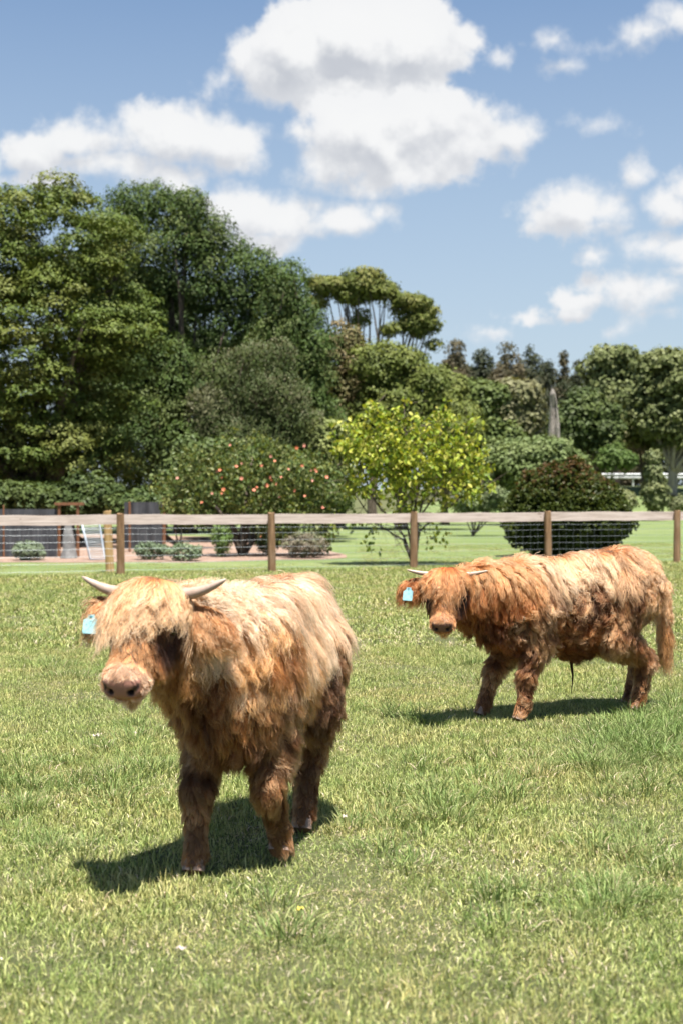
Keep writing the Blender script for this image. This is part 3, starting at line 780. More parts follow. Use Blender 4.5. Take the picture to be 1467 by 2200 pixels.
c1 = t.mix(t.mapr(oi, 0, 1, 0, .45), c1, (.22, .145, .10, 1))
t.set(b.inputs['Base Color'], t.mix(t.mapr(n2, .5, .8, 0, .4), c1, (.30, .24, .18, 1)))
bp = t.n('ShaderNodeBump', i_Strength=0.6, i_Distance=0.01); t.set(bp.inputs['Height'], n1); t.set(b.inputs['Normal'], bp.outputs[0])
wire, t, b = material('fence_wire', 0.4, 0.5); b.inputs['Base Color'].default_value = (.26, .29, .31, 1); b.inputs['Metallic'].default_value = .2

fr_ = tag(empty('paddock_fence', FENCE0), 'post and single top rail timber fence with wire netting across the paddock', 'fence')
fa = math.atan2(FDIR.y, FDIR.x); step = FDIR.length
fr_.rotation_euler.z = fa
PX = [-345 + 10, -85, 260, 585, 888, 1177, 1453]
pos = []
for px in (-85, 260, 585, 888, 1177, 1453):
    # where the sight line to that post meets the fence line
    r = (px - CX) / F_PX
    m_ = FDIR.y / FDIR.x
    y = (FENCE0.y - FENCE0.x * m_) / (1 - m_ * r)
    x = y * r
    pos.append((Vector((x, y, 0)) - FENCE0).dot(FDIR.normalized()))
pos = [pos[0] - 2.8] + pos + [pos[-1] + 2.8]
rg = random.Random(9)
def shaped_post(h, r, seed):
    rr = random.Random(seed); mb = MB(); n = 12; rings = 7; V = []
    for j in range(rings):
        z = -.1 + (h + .1) * j / (rings - 1)
        for k in range(n):
            a0 = 2 * math.pi * k / n
            sq = 1 / max(abs(math.cos(a0)), abs(math.sin(a0))) ** .45       # split posts are nearly square
            q = r * sq * (1 + rr.uniform(-.05, .05)) * (1 - .02 * j)
            V.append((q * math.cos(a0), q * math.sin(a0), z + (rr.uniform(-.008, .008) if j == rings - 1 else 0)))
    Q = [(j * n + k, j * n + (k + 1) % n, (j + 1) * n + (k + 1) % n, (j + 1) * n + k) for j in range(rings - 1) for k in range(n)]
    V.append((0, 0, h + .004)); c = len(V) - 1
    T = [(c, (rings - 1) * n + k, (rings - 1) * n + (k + 1) % n) for k in range(n)]
    return mb.add(V, Q, T)
for i, s_ in enumerate(pos):
    o = shaped_post(1.025, .066, i).build('post', pm, fr_, smooth=False, loc=(s_, 0, 0))
    o.rotation_euler = (rg.uniform(-.015, .015), rg.uniform(-.02, .02), rg.uniform(0, 1))
for i in range(len(pos) - 1):
    x0, x1 = pos[i], pos[i + 1]
    # sawn board nailed behind the posts, a little bowed
    V = []; nseg = 8; T_ = []
    z0, z1 = rg.uniform(-.008, .008), rg.uniform(-.008, .008)
    for j in range(nseg + 1):
        u = j / nseg; x = x0 + .006 + (x1 - x0 - .012) * u; zz = .92 + z0 + (z1 - z0) * u + .010 * math.sin(math.pi * u) * rg.choice((-1, 1)) * .6
        for (dy, dz) in ((-.019, -.083), (-.019, .083), (.019, .083), (.019, -.083)): V.append((x, .094 + dy, zz + dz))
    Q = []
    for j in range(nseg):
        for k in range(4): Q.append((j * 4 + k, j * 4 + (k + 1) % 4, (j + 1) * 4 + (k + 1) % 4, (j + 1) * 4 + k)[::-1])
    Q += [(0, 1, 2, 3), (nseg * 4 + 3, nseg * 4 + 2, nseg * 4 + 1, nseg * 4)]
    link('rail', mesh_np('rail', V, quads=Q), wm, fr_)
for z in (.08, .20, .32, .44, .56, .68, .78):
    pts = []
    for i in range(len(pos) - 1):
        for u in np.linspace(0, 1, 7)[:-1]: pts.append((pos[i] + (pos[i + 1] - pos[i]) * u, .068, z - .010 * math.sin(math.pi * u)))
    pts.append((pos[-1], .068, z))
    MB().tube(pts, .0019, 5).build('wire', wire, fr_)
mb = MB(); x = pos[0] + .15
while x < pos[-1]:
    mb.tube([(x, .066, .05), (x + rg.uniform(-.004, .004), .066, .79)], .0010, 4, cap=False); x += .15
o = mb.build('wire_netting', wire, fr_); o['kind'] = 'stuff'

# ---------------------------------------------------------------- garden enclosure behind the fence, left
dm, t, b = material('shade_cloth', 0.95, 0.05)
tc_ = t.n('ShaderNodeTexCoord').outputs['Object']
n1 = t.noise(tc_, 2.2, 4, .6); n2 = t.noise(t.vm('MULTIPLY', tc_, (30, 1, 2)), 1.0, 3, .6)
t.set(b.inputs['Base Color'], t.mix(t.mapr(n2, .4, .7, 0, .5), t.ramp(n1, [(.3, (.030, .034, .040, 1)), (.7, (.075, .080, .090, 1))]), (.11, .10, .10, 1)))
om, t, b = material('stained_stake', 0.8, 0.2)
tc_ = t.n('ShaderNodeTexCoord').outputs['Object']; n1 = t.noise(t.vm('MULTIPLY', tc_, (14, 14, 1.6)), 1.6, 5, .65)
t.set(b.inputs['Base Color'], t.ramp(n1, [(.3, (.11, .05, .028, 1)), (.7, (.24, .115, .06, 1))]))
YE = 30.0
def ex(px, y=YE): return P(px, 1100, y).x
en = tag(empty('garden_enclosure', (ex(60), YE, 0)), 'dark shade-cloth screen on reddish stakes behind the fence at the left', 'screen fence')
x0 = ex(60)
# cloth: gently billowing sheet with thickness
def cloth(name, xa, xb, za, zb, parent, mat, seed, ox):
    rr = random.Random(seed); nx_, nz_ = 18, 8; V = []
    for s_ in (0, .006):
        for j in range(nz_ + 1):
            for i in range(nx_ + 1):
                u, v = i / nx_, j / nz_
                V.append((xa + (xb - xa) * u - ox, .03 * math.sin(u * 17 + seed) * math.sin(v * 3.0) + .02 * math.sin(u * 31 + v * 4) + s_, za + (zb - za) * v))
    k = (nx_ + 1) * (nz_ + 1); Q = []
    for j in range(nz_):
        for i in range(nx_):
            a = j * (nx_ + 1) + i
            Q.append((a, a + 1, a + nx_ + 2, a + nx_ + 1)); Q.append((a + k, a + k + nx_ + 1, a + k + nx_ + 2, a + k + 1))
    return link(name, mesh_np(name, V, quads=Q, smooth=True), mat, parent)
cloth('shade_cloth', ex(-40), ex(124), .02, 1.02, en, dm, 1, x0)
for px, h in ((-40, 1.1), (10, 1.1), (129, 1.15), (169, 1.15)):
    sp = shaped_post(h, .035 if px != 10 else .02, px).build('stake', om, en, loc=(ex(px) - x0, -.05, 0))
MB().box((ex(120) - x0, -.10, 1.10), (ex(183) - x0, -.03, 1.16)).build('top_board', om, en)
# pale sleeve of a young tree between the stakes
pv, t, b = material('pale_sleeve', 0.6, 0.3); tc_ = t.n('ShaderNodeTexCoord').outputs['Object']
t.set(b.inputs['Base Color'], t.ramp(t.noise(tc_, 6, 4, .6), [(.3, (.10, .10, .10, 1)), (.7, (.25, .245, .24, 1))]))
sl = MB()
rr = random.Random(2); rings = []
for j in range(9):
    z = .75 * j / 8; r0 = .17 - .10 * (j / 8) + rr.uniform(-.01, .01)
    for k_ in range(12):
        a0 = 2 * math.pi * k_ / 12; q = r0 * (1 + .10 * math.sin(3 * a0 + j * .6))
        rings.append((q * math.cos(a0), q * math.sin(a0), z))
sl.add(rings, [(j * 12 + k_, j * 12 + (k_ + 1) % 12, (j + 1) * 12 + (k_ + 1) % 12, (j + 1) * 12 + k_) for j in range(8) for k_ in range(12)])
o = sl.build('tree_sleeve', pv, smooth=True, loc=(ex(148, 29.4), 29.4, 0)); tag(o, 'pale crumpled cloth sleeve standing between two reddish stakes', 'sleeve')
# leaning wire gate with a pale tube frame
tm, t, b = material('pale_tube', 0.4, 0.5); b.inputs['Base Color'].default_value = (.42, .48, .56, 1); b.inputs['Metallic'].default_value = .2
gt = tag(empty('wire_gate', (ex(200, 28.6), 28.6, 0)), 'leaning wire mesh gate with pale tube frame beside the stakes', 'gate')
gx0 = ex(200, 28.6)
def gp(px, py): v = P(px, py, 28.6); return (v.x - gx0, (px - 200) * .004, max(v.z, .03))
A_, B_, C_, D_ = gp(178, 1122), gp(212, 1118), gp(226, 1205), gp(195, 1215)
MB().tube([A_, B_, C_, D_, A_], .020, 7).build('gate_frame', tm, gt, smooth=True)
mb = MB()
for i in range(1, 9):
    u = i / 9
    mb.tube([Vector(A_).lerp(Vector(B_), u), Vector(D_).lerp(Vector(C_), u)], .004, 4)
for i in range(1, 18):
    u = i / 18
    mb.tube([Vector(A_).lerp(Vector(D_), u), Vector(B_).lerp(Vector(C_), u)], .004, 4)
o = mb.build('gate_mesh', wire, gt); o['kind'] = 'stuff'
# leaning gate post close to the fence
ym, t, b = material('yellow_post', 0.8, 0.2); tc_ = t.n('ShaderNodeTexCoord').outputs['Object']; n1 = t.noise(t.vm('MULTIPLY', tc_, (14, 14, 1.6)), 1.6, 5, .65)
t.set(b.inputs['Base Color'], t.ramp(n1, [(.3, (.28, .17, .07, 1)), (.7, (.46, .31, .15, 1))]))
o = shaped_post(1.06, .075, 77).build('gate_post', ym, loc=(P(237, 1100, 24.4).x, 24.4, 0)); o.rotation_euler.y = math.radians(-2.5)
tag(o, 'yellowish leaning timber gate post beside the first fence post', 'post')
# dark panels behind the small shrubs
pn = tag(empty('sheet_screen', (ex(322, 32.5), 32.5, 0)), 'dark grey sheet screen with a reddish end post behind the small shrubs', 'screen')
xo = ex(322, 32.5)
cloth('sheet', ex(268, 32.5), ex(352, 32.5), .1, 1.15, pn, dm, 5, xo)
shaped_post(1.22, .04, 5).build('stake', om, pn, loc=(ex(354, 32.5) - xo, -.04, 0))
shaped_post(1.15, .03, 6).build('stake', om, pn, loc=(ex(280, 32.5) - xo, -.04, 0))
# ---------------------------------------------------------------- highland calves
def sd_cap(p, a, b, ra, rb):
    a = np.asarray(a, float); b = np.asarray(b, float)
    ab = b - a
    t = np.clip(((p - a) @ ab) / (ab @ ab), 0, 1)
    return np.linalg.norm(p - a - t[:, None] * ab, axis=1) - (ra + (rb - ra) * t)
def sd_ell(p, c, r, axes=None):
    q = p - np.asarray(c, float)
    if axes is not None: q = q @ axes.T
    r = np.asarray(r, float)
    k0 = np.linalg.norm(q / r, axis=1); k1 = np.linalg.norm(q / (r * r), axis=1)
    return k0 * (k0 - 1) / np.maximum(k1, 1e-9)
def smin(a, b, k):
    h = np.clip(0.5 + 0.5 * (b - a) / k, 0, 1)
    return b * (1 - h) + a * h - k * h * (1 - h)

class CalfShape:
    """body of a calf as one smooth surface; frame: x forward, y left, z up"""
    def __init__(s, c):
        s.c = c
        h = unit(np.array(c['nose'], float) - np.array(c['poll'], float))
        s.poll = np.array(c['poll'], float)
        s.hl = float(np.linalg.norm(np.array(c['nose'], float) - s.poll))
        roll = c.get('roll', 0.0)
        e2 = unit(np.cross([0, 0, 1.0], h)); e3 = np.cross(h, e2)
        e2, e3 = e2 * math.cos(roll) + e3 * math.sin(roll), e3 * math.cos(roll) - e2 * math.sin(roll)
        s.ax = np.stack([h, e2, e3])
        s.hs = s.hl / 0.42 * c.get('hscale', 1.0)                      # scale of the head
        s.prims = s.make()
    def H(s, a, b, c):                         # head coordinates (along face, left, out of the forehead)
        return s.poll + (s.ax.T @ np.array([a, b, c], float)) * s.hs
    def tohead(s, p): return ((p - s.poll) @ s.ax.T) / s.hs
    def make(s):
        c = s.c; k = s.hs; L = []
        hz, wz = c['hip_z'], c['wither_z']
        def cap(g, a, b, ra, rb, kk=0.05): L.append((g, kk, lambda p: sd_cap(p, a, b, ra, rb)))
        def ell(g, ce, r, kk=0.05, ax=None): L.append((g, kk, lambda p: sd_ell(p, ce, r, ax)))
        T, N, HD, EAR, LEG, TAIL = 0, 1, 2, 3, 4, 5
        wy = c.get('wy', 1.0)
        ell(T, (0.0, 0, .68), (.47, .205 * wy, .235))
        ell(T, (.27, 0, wz - .25), (.22, .185 * wy, .25), .06)
        ell(T, (-.38 - c.get('rear', 0), 0, hz - .235), (.25, .205 * wy, .235), .06)
        cap(T, (.32, 0, wz - .085), (-.02, 0, (wz + hz) / 2 - .088), .09, .10, .08); cap(T, (-.02, 0, (wz + hz) / 2 - .088), (-.42, 0, hz - .10), .10, .105, .08)
        bz = c.get('lift', 0.0)
        ell(T, (.40, 0, .58 + bz), (.17, .15, .18), .07)
        ell(T, (-.04, 0, .55 + bz), (.33, .17, .165), .07)
        if c.get('tuft'): ell(T, (c['tuft'], 0, .44), (.12, .07, .09), .06)
        # neck
        ns = np.array([.34, 0, wz - .17]); ne = s.H(.07, 0, -.12)
        mid = (ns + ne) / 2 + np.array([0, 0, .02])
        cap(N, ns, mid, .175, .135, .09); cap(N, mid, ne, .135, .10, .07)
        cap(N, (.42, 0, .56), s.H(.12, 0, -.17), .12, .065, .08)
        # head
        ell(HD, s.H(.085, 0, -.075), np.array([.12, .112, .095]) * k, .05, s.ax)
        ell(HD, s.H(.035, 0, -.05), np.array([.06, .112, .055]) * k, .04, s.ax)
        cap(HD, s.H(.10, 0, -.075), s.H(.33, 0, -.062), .100 * k, .058 * k, .05)
        for sg in (1, -1):
            cap(HD, s.H(.12, sg * .046, -.13), s.H(.26, sg * .036, -.115), .064 * k, .044 * k, .04)
            ell(HD, s.H(.150, sg * .088, -.032), np.array([.036, .018, .026]) * k, .03, s.ax)     # brow
        cap(HD, s.H(.26, 0, -.12), s.H(.375, 0, -.112), .040 * k, .030 * k, .03)                  # chin
        ell(HD, s.H(.362, 0, -.062), np.array([.050, .075, .054]) * k, .03, s.ax)                 # muzzle
        # nose pad: a rounded block whose face looks forward and up
        pc = s.H(.384, 0, -.056); pax = np.array([[.80, 0, .60], [0, 1, 0], [-.60, 0, .80]]) @ s.ax
        s.pc, s.pax = pc, pax
        def pad(p):
            q = np.abs((p - pc) @ pax.T) - np.array([.010, .044, .013]) * k
            return np.linalg.norm(np.maximum(q, 0), axis=1) + np.minimum(q.max(1), 0) - .019 * k
        L.append((HD, .016, pad))
        # ears
        for sg, e in ((1, c['ear_l']), (-1, c['ear_r'])):
            a = s.H(.055, sg * .085, -.10); b = np.array(e, float)
            d = unit(b - a); n_ = unit(np.cross(d, s.ax[0] * 0.6 + np.array([0, 0, -1.0]) * .6)); m_ = np.cross(n_, d)
            ln = np.linalg.norm(b - a)
            ell(EAR, (a + b) / 2, (ln / 2 + .015, .050, .016), .02, np.stack([d, m_, n_]))
        # legs
        for leg in c['legs']:
            pts, rad = leg[0], leg[1]
            for i in range(len(pts) - 1):
                cap(LEG, pts[i], pts[i + 1], rad[i], rad[i + 1], .035 if i else .07)
        # tail
        tp = c['tail']
        for i in range(len(tp) - 1):
            cap(TAIL, tp[i], tp[i + 1], .030 - .005 * min(i, 3), .025 - .005 * min(i, 3), .025)
        return L
    def groups(s, p):
        out = np.full((6, len(p)), 9.0)
        for g, k, f in s.prims:
            out[g] = smin(out[g], f(p), k)
        return out
    def sdf(s, p, carve=True):
        d = None
        for g, k, f in s.prims:
            v = f(p)
            d = v if d is None else smin(d, v, k)
        if carve:
            for sg in (1, -1):
                hk = s.hs
                nb = s.nostril(p, sg)
                d = np.maximum(d, -nb)
            # mouth line
            q = s.tohead(p)
            mo = np.maximum(np.abs(q[:, 2] + .104 - q[:, 0] * 0.0) - .0022, np.maximum(.30 - q[:, 0], np.abs(q[:, 1]) - .2))
            mo = np.maximum(mo, -(d + .008))
            d = np.maximum(d, -mo)
        return d
    def nostril(s, p, sg, grow=0.0):
        q = ((p - s.pc) @ s.pax.T) / s.hs
        c1 = sd_cap(q, (.036, sg * .036, -.013), (.008, sg * .032, -.007), .0115 + grow, .009)
        c2 = sd_cap(q, (.038, sg * .036, -.013), (.022, sg * .062, .012), .0085 + grow, .006 + grow)
        return np.minimum(c1, c2) * s.hs
    def grad(s, p, e=.004):
        g = np.stack([s.sdf(p + np.eye(3)[i] * e, False) - s.sdf(p - np.eye(3)[i] * e, False) for i in range(3)], axis=1)
        return unit(g)

def surface_nets(f, lo, hi, h, coarse=6):
    lo = np.asarray(lo, float); n = np.ceil((np.asarray(hi) - lo) / h / coarse).astype(int) * coarse + 1
    H = h * coarse
    nc = (n - 1) // coarse + 1
    gc = np.stack(np.meshgrid(*[lo[i] + np.arange(nc[i]) * H for i in range(3)], indexing='ij'), -1).reshape(-1, 3)
    vc = f(gc).reshape(nc)
    # blocks near the surface
    m = None
    for dx in (0, 1):
        for dy in (0, 1):
            for dz in (0, 1):
                v = np.abs(vc[dx:nc[0] - 1 + dx, dy:nc[1] - 1 + dy, dz:nc[2] - 1 + dz])
                m = v if m is None else np.minimum(m, v)
    blk = m < H * 1.3
    V = np.repeat(np.repeat(np.repeat(vc[:-1, :-1, :-1], coarse, 0), coarse, 1), coarse, 2)
    V = np.pad(V, ((0, 1),) * 3, mode='edge')
    mask = np.repeat(np.repeat(np.repeat(blk, coarse, 0), coarse, 1), coarse, 2)
    M = np.zeros(V.shape, bool); M[:-1, :-1, :-1] = mask
    M[1:, :-1, :-1] |= mask; M[:-1, 1:, :-1] |= mask; M[:-1, :-1, 1:] |= mask; M[1:, 1:, 1:] |= mask
    idx = np.argwhere(M)
    V[M] = f(lo + idx * h)
    ins = V < 0
    c = [ins[dx:V.shape[0] - 1 + dx, dy:V.shape[1] - 1 + dy, dz:V.shape[2] - 1 + dz] for dx in (0, 1) for dy in (0, 1) for dz in (0, 1)]
    s = sum(x.astype(np.int8) for x in c)
    act = (s > 0) & (s < 8)
    cells = np.argwhere(act)
    cid = np.full(act.shape, -1, int); cid[act] = np.arange(len(cells))
    acc = np.zeros((len(cells), 3)); cnt = np.zeros(len(cells))
    corners = [(dx, dy, dz) for dx in (0, 1) for dy in (0, 1) for dz in (0, 1)]
    for i, a in enumerate(corners):
        for b in corners[i + 1:]:
            if sum(abs(a[k] - b[k]) for k in range(3)) != 1: continue
            va = V[cells[:, 0] + a[0], cells[:, 1] + a[1], cells[:, 2] + a[2]]
            vb = V[cells[:, 0] + b[0], cells[:, 1] + b[1], cells[:, 2] + b[2]]
            x = (va < 0) != (vb < 0)
            t = np.where(x, va / np.where(x, va - vb, 1), 0)
            pt = np.array(a)[None] + (np.array(b) - np.array(a))[None] * t[:, None]
            acc[x] += pt[x]; cnt[x] += 1
    verts = lo + (cells + acc / cnt[:, None]) * h
    quads = []
    for ax in range(3):
        u, v = (ax + 1) % 3, (ax + 2) % 3
        sl0 = [slice(None)] * 3; sl1 = [slice(None)] * 3
        sl0[ax] = slice(0, -1); sl1[ax] = slice(1, None)
        a = ins[tuple(sl0)]; b = ins[tuple(sl1)]
        e = np.argwhere(a != b)
        e = e[(e[:, u] > 0) & (e[:, v] > 0) & (e[:, u] < ins.shape[u] - 1) & (e[:, v] < ins.shape[v] - 1)]
        eu = np.zeros(3, int); eu[u] = 1
        ev = np.zeros(3, int); ev[v] = 1
        q = np.stack([cid[tuple((e - eu - ev).T)], cid[tuple((e - ev).T)], cid[tuple(e.T)], cid[tuple((e - eu).T)]], 1)
        fl = ~a[tuple(e.T)]
        q[fl] = q[fl][:, ::-1]
        quads.append(q[(q >= 0).all(1)])
    return verts, np.concatenate(quads)

def hair_curves(name, pts, rad, color, mat, parent):
    """pts (n,k,3), rad (n,k), color (n,k,3) -> one object of hair strands"""
    n, k, _ = pts.shape
    hc = bpy.data.hair_curves.new(name)
    hc.add_curves([k] * n)
    hc.attributes['position'].data.foreach_set('vector', pts.astype(np.float32).ravel()) if 'position' in hc.attributes else hc.position_data.foreach_set('vector', pts.astype(np.float32).ravel())
    ra = hc.attributes.get('radius') or hc.attributes.new('radius', 'FLOAT', 'POINT')
    ra.data.foreach_set('value', rad.astype(np.float32).ravel())
    ca = hc.attributes.new('Col', 'FLOAT_COLOR', 'POINT')
    c4 = np.ones((n, k, 4), np.float32); c4[..., :3] = color
    ca.data.foreach_set('color', c4.ravel())
    hc.materials.append(mat)
    o = bpy.data.objects.new(name, hc); COL.objects.link(o); o.parent = parent
    return o

hair_mat = bpy.data.materials.new('highland_hair'); hair_mat.use_nodes = True
_t = NT(hair_mat.node_tree); hair_mat.node_tree.nodes.clear()
_a = _t.n('ShaderNodeAttribute', attribute_name='Col')
_h1 = _t.n('ShaderNodeBsdfHairPrincipled', parametrization='COLOR')
_t.set(_h1.inputs['Color'], _a.outputs['Color'])
_h1.inputs['Roughness'].default_value = 0.42
_h1.inputs['Radial Roughness'].default_value = 0.75
_h1.inputs['Coat'].default_value = 0.0
_df = _t.n('ShaderNodeBsdfDiffuse'); _t.set(_df.inputs['Color'], _a.outputs['Color'])
_ms = _t.n('ShaderNodeMixShader', i_0=0.45); _t.set(_ms.inputs[1], _h1.outputs[0]); _t.set(_ms.inputs[2], _df.outputs[0])
_o = _t.n('ShaderNodeOutputMaterial', i_Surface=_ms.outputs[0])

skin_mat, _t, _b = material('calf_skin', 0.62, 0.35)
_a = _t.n('ShaderNodeAttribute', attribute_name='Col')
_tc = _t.n('ShaderNodeTexCoord')
_n1 = _t.noise(_tc.outputs['Object'], 260, 3, 0.6)
_t.set(_b.inputs['Base Color'], _t.mix(_t.mapr(_n1, .35, .7, 0, .35), _a.outputs['Color'], _t.mix(0.5, _a.outputs['Color'], (.30, .16, .10, 1), 'MULTIPLY')))
_bp = _t.n('ShaderNodeBump', i_Strength=0.35, i_Distance=0.002); _t.set(_bp.inputs['Height'], _n1); _t.set(_b.inputs['Normal'], _bp.outputs[0])
_b.inputs['Subsurface Weight'].default_value = 0.0

horn_mat, _t, _b = material('horn', 0.42, 0.45)
_tc = _t.n('ShaderNodeTexCoord'); _at = _t.n('ShaderNodeAttribute', attribute_name='Col')
_n1 = _t.noise(_tc.outputs['Object'], 55, 5, 0.65, dist=0.6)
_t.set(_b.inputs['Base Color'], _t.mix(_t.mapr(_n1, .4, .75, 0, .55), _at.outputs['Color'], (.24, .17, .13, 1)))
_bp = _t.n('ShaderNodeBump', i_Strength=0.4, i_Distance=0.003); _t.set(_bp.inputs['Height'], _n1); _t.set(_b.inputs['Normal'], _bp.outputs[0])
belly_mat, _t, _b = material('dark_belly_hair', 0.8, 0.1); _b.inputs['Base Color'].default_value = (.035, .018, .010, 1)
eye_mat, _t, _b = material('calf_eye', 0.06, 0.6); _b.inputs['Base Color'].default_value = (.012, .007, .005, 1)
hoof_mat, _t, _b = material('hoof', 0.55, 0.3)
_tc = _t.n('ShaderNodeTexCoord'); _n1 = _t.noise(_tc.outputs['Object'], 60, 4)
_t.set(_b.inputs['Base Color'], _t.ramp(_n1, [(.3, (.15, .10, .075, 1)), (.7, (.34, .24, .19, 1))]))
tag_mat, _t, _b = material('ear_tag_plastic', 0.38, 0.4)
_tc = _t.n('ShaderNodeTexCoord'); _n1 = _t.noise(_tc.outputs['Object'], 70, 4, .6)
_t.set(_b.inputs['Base Color'], _t.ramp(_n1, [(.35, (.24, .46, .50, 1)), (.65, (.38, .58, .60, 1))]))
pin_mat, _t, _b = material('ear_tag_pin', 0.4, 0.4); _b.inputs['Base Color'].default_value = (.10, .30, .38, 1)

def make_calf(name, label, c, seed):
    rng = np.random.default_rng(seed)
    root = empty(name, c['origin'], math.atan2(c['fwd'][1], c['fwd'][0]))
    tag(root, label, 'calf')
    S = CalfShape(c)
    lo, hi = (-.88, -.42, 0.005), (1.12, .42, 1.20)
    V, Q = surface_nets(S.sdf, lo, hi, 0.0095)
    V[:, 2] = np.maximum(V[:, 2], .006)
    G = S.groups(V); q = S.tohead(V)
    N = S.grad(V)
    lab = G.argmin(0)
    # colours of the skin under the hair
    base = np.tile(np.array(c['skin']), (len(V), 1))
    qp = ((V - S.pc) @ S.pax.T) / S.hs
    pink = smooth01(-.012, .002, qp[:, 0]) * smooth01(.036, .029, np.abs(qp[:, 2] + .002)) * smooth01(.070, .062, np.abs(qp[:, 1])) * (lab == 2)
    pale = smooth01(.30, .35, q[:, 0]) * (lab == 2)
    base = base * (1 - pale[:, None]) + np.array(c['muzzle']) * pale[:, None]
    base = base * (1 - pink[:, None]) + np.array(c['pink']) * pink[:, None]
    lip = (smooth01(-.100, -.106, q[:, 2]) * smooth01(.33, .36, q[:, 0]) * smooth01(-.128, -.120, q[:, 2]) * (lab == 2))[:, None]
    base = base * (1 - .72 * lip) + np.array([.11, .065, .05]) * .72 * lip
    for sg in (1, -1):                                    # dark inside of the nostrils
        dn = S.nostril(V, sg, .0015)
        w_ = smooth01(.002, -.001, dn)[:, None]
        base = base * (1 - w_) + np.array([.03, .015, .012]) * w_
        de = np.linalg.norm((q - np.array([.150, sg * .092, -.060])) * np.array([1, .8, 1.3]), axis=1)
        w_ = smooth01(.050, .026, de)[:, None] * (lab == 2)[:, None]
        base = base * (1 - w_) + np.array([.035, .020, .014]) * w_    # dark rims of the eyes
    me = mesh_np('body', V, quads=Q, smooth=True)
    add_color(me, base)
    body = link('body', me, skin_mat, root)

    # ---- strands
    nq = len(Q)
    A = V[Q[:, 0]]; B = V[Q[:, 1]]; C_ = V[Q[:, 2]]; D = V[Q[:, 3]]
    area = 0.5 * np.linalg.norm(np.cross(C_ - A, D - B), axis=1)
    cen = (A + B + C_ + D) / 4
    g_c = S.groups(cen); lab_c = g_c.argmin(0); q_c = S.tohead(cen)
    isH = (lab_c == 2)
    dens = np.ones(nq)
    forel = isH & (q_c[:, 0] < .125) & (q_c[:, 2] > -.105) & (np.abs(q_c[:, 1]) < .105)
    dens[isH] = 2.4
    dens[forel] = 4.5
    qpc = ((cen - S.pc) @ S.pax.T) / S.hs
    dens[isH & (qpc[:, 0] > -.006) & (np.abs(qpc[:, 2]) < .032) & (np.abs(qpc[:, 1]) < .064)] = 0
    dens[isH & (q_c[:, 0] > .30)] *= 1.2
    dens[lab_c == 3] = 3.0
    dens[lab_c == 5] = 5.0
    dens[lab_c == 4] = 1.5
    dens[lab_c == 1] = 1.3
    dens[cen[:, 2] < .045] = 0
    pr = area * dens; pr /= pr.sum()
    n = c['strands']
    f = rng.choice(nq, n, p=pr)
    uu, vv = rng.random((2, n, 1))
    p0 = (A[f] * (1 - uu) + B[f] * uu) * (1 - vv) + (D[f] * (1 - uu) + C_[f] * uu) * vv
    nrm = S.grad(p0)
    lab = lab_c[f]; q = S.tohead(p0)
    H_, E2, E3 = S.ax
    K = 9
    # region parameters
    L = np.full(n, .10); lift = np.full(n, .40); thick = np.full(n, .03); curl = np.full(n, .25); clf = np.full(n, .70)
    z = p0[:, 2]; x = p0[:, 0]; sy = np.sign(p0[:, 1]); up = nrm[:, 2]
    flow = np.tile(np.array([-.30, 0, -1.0]), (n, 1))
    lf = vnoise3(p0, 5.5, seed) * np.array([.75, .55, .35]) + vnoise3(p0, 13, seed + 5) * .45
    flow = flow + lf * c['swirl']
    zs = c['zsc']
    T_ = (lab == 0)
    top = smooth01(.62, .90, z / zs)
    L[T_] = (.060 + c['drape'] * top)[T_]
    thick[T_] = (.024 + .034 * top)[T_]
    curl[T_] = c['curl'] * (1.2 - .7 * top[T_])
    bel = T_ & (z < .50)
    L[bel] = .045; lift[bel] = .5; thick[bel] = .015
    neck = (lab == 1)
    L[neck] = c['neckhair'] * (.85 + .3 * rng.random(neck.sum())) * (.55 + .45 * smooth01(.60, .85, z[neck])); flow[neck] = flow[neck] * .5 + np.array([-.15, 0, -.9]); thick[neck] = .05
    leg = (lab == 4)
    tl = smooth01(.05, .50, z)
    L[leg] = (.021 + .046 * tl)[leg]; lift[leg] = .55; thick[leg] = (.005 + .022 * tl)[leg]; curl[leg] = .30
    low = leg & (z < .09); L[low] = .032; lift[low] = .5
    # tail
    tl_ = (lab == 5)
    tend = c['tail'][-1]
    tt = smooth01(.80, .45, z)
    L[tl_] = (.10 + .12 * tt)[tl_]; lift[tl_] = .25; flow[tl_] = np.array([0, 0, -1.0]) + .2 * lf[tl_]; thick[tl_] = .04; curl[tl_] = .2
    # head
    hd = (lab == 2)
    flow[hd] = H_ * .5 + E2 * np.sign(q[hd, 1])[:, None] * .25 - E3 * .4 + np.array([0, 0, -.3]) + .25 * lf[hd]
    L[hd] = .030; lift[hd] = .28; thick[hd] = .006; curl[hd] = .15; clf[hd] = .45
    cheek = hd & (q[:, 2] < -.07) & (q[:, 0] < .31)
    L[cheek] = .055; thick[cheek] = .015; flow[cheek] = flow[cheek] + np.array([0, 0, -.5])
    mz = hd & (q[:, 0] > .27)
    L[mz] = .024; flow[mz] = H_ * .7 + E2 * q[mz, 1:2] * 7 - E3 * .15; lift[mz] = .25; thick[mz] = .003
    mz2 = hd & (q[:, 0] > .34); L[mz2] = .016
    chin = hd & (q[:, 0] > .24) & (q[:, 2] < -.12); L[chin] = .035; flow[chin] = np.array([0, 0, -1.0]) - H_ * .3
    eye = hd & ((np.abs(q[:, 0] - .152) < .030) & (np.abs(q[:, 2] + .058) < .026) & (np.abs(q[:, 1]) > .06))
    L[eye] = .0015
    fl = hd & (q[:, 0] < .125) & (q[:, 2] > -.105) & (np.abs(q[:, 1]) < .105)
    fr = smooth01(.125, -.02, q[:, 0])
    side = np.clip(q[:, 1] / .105, -1, 1)
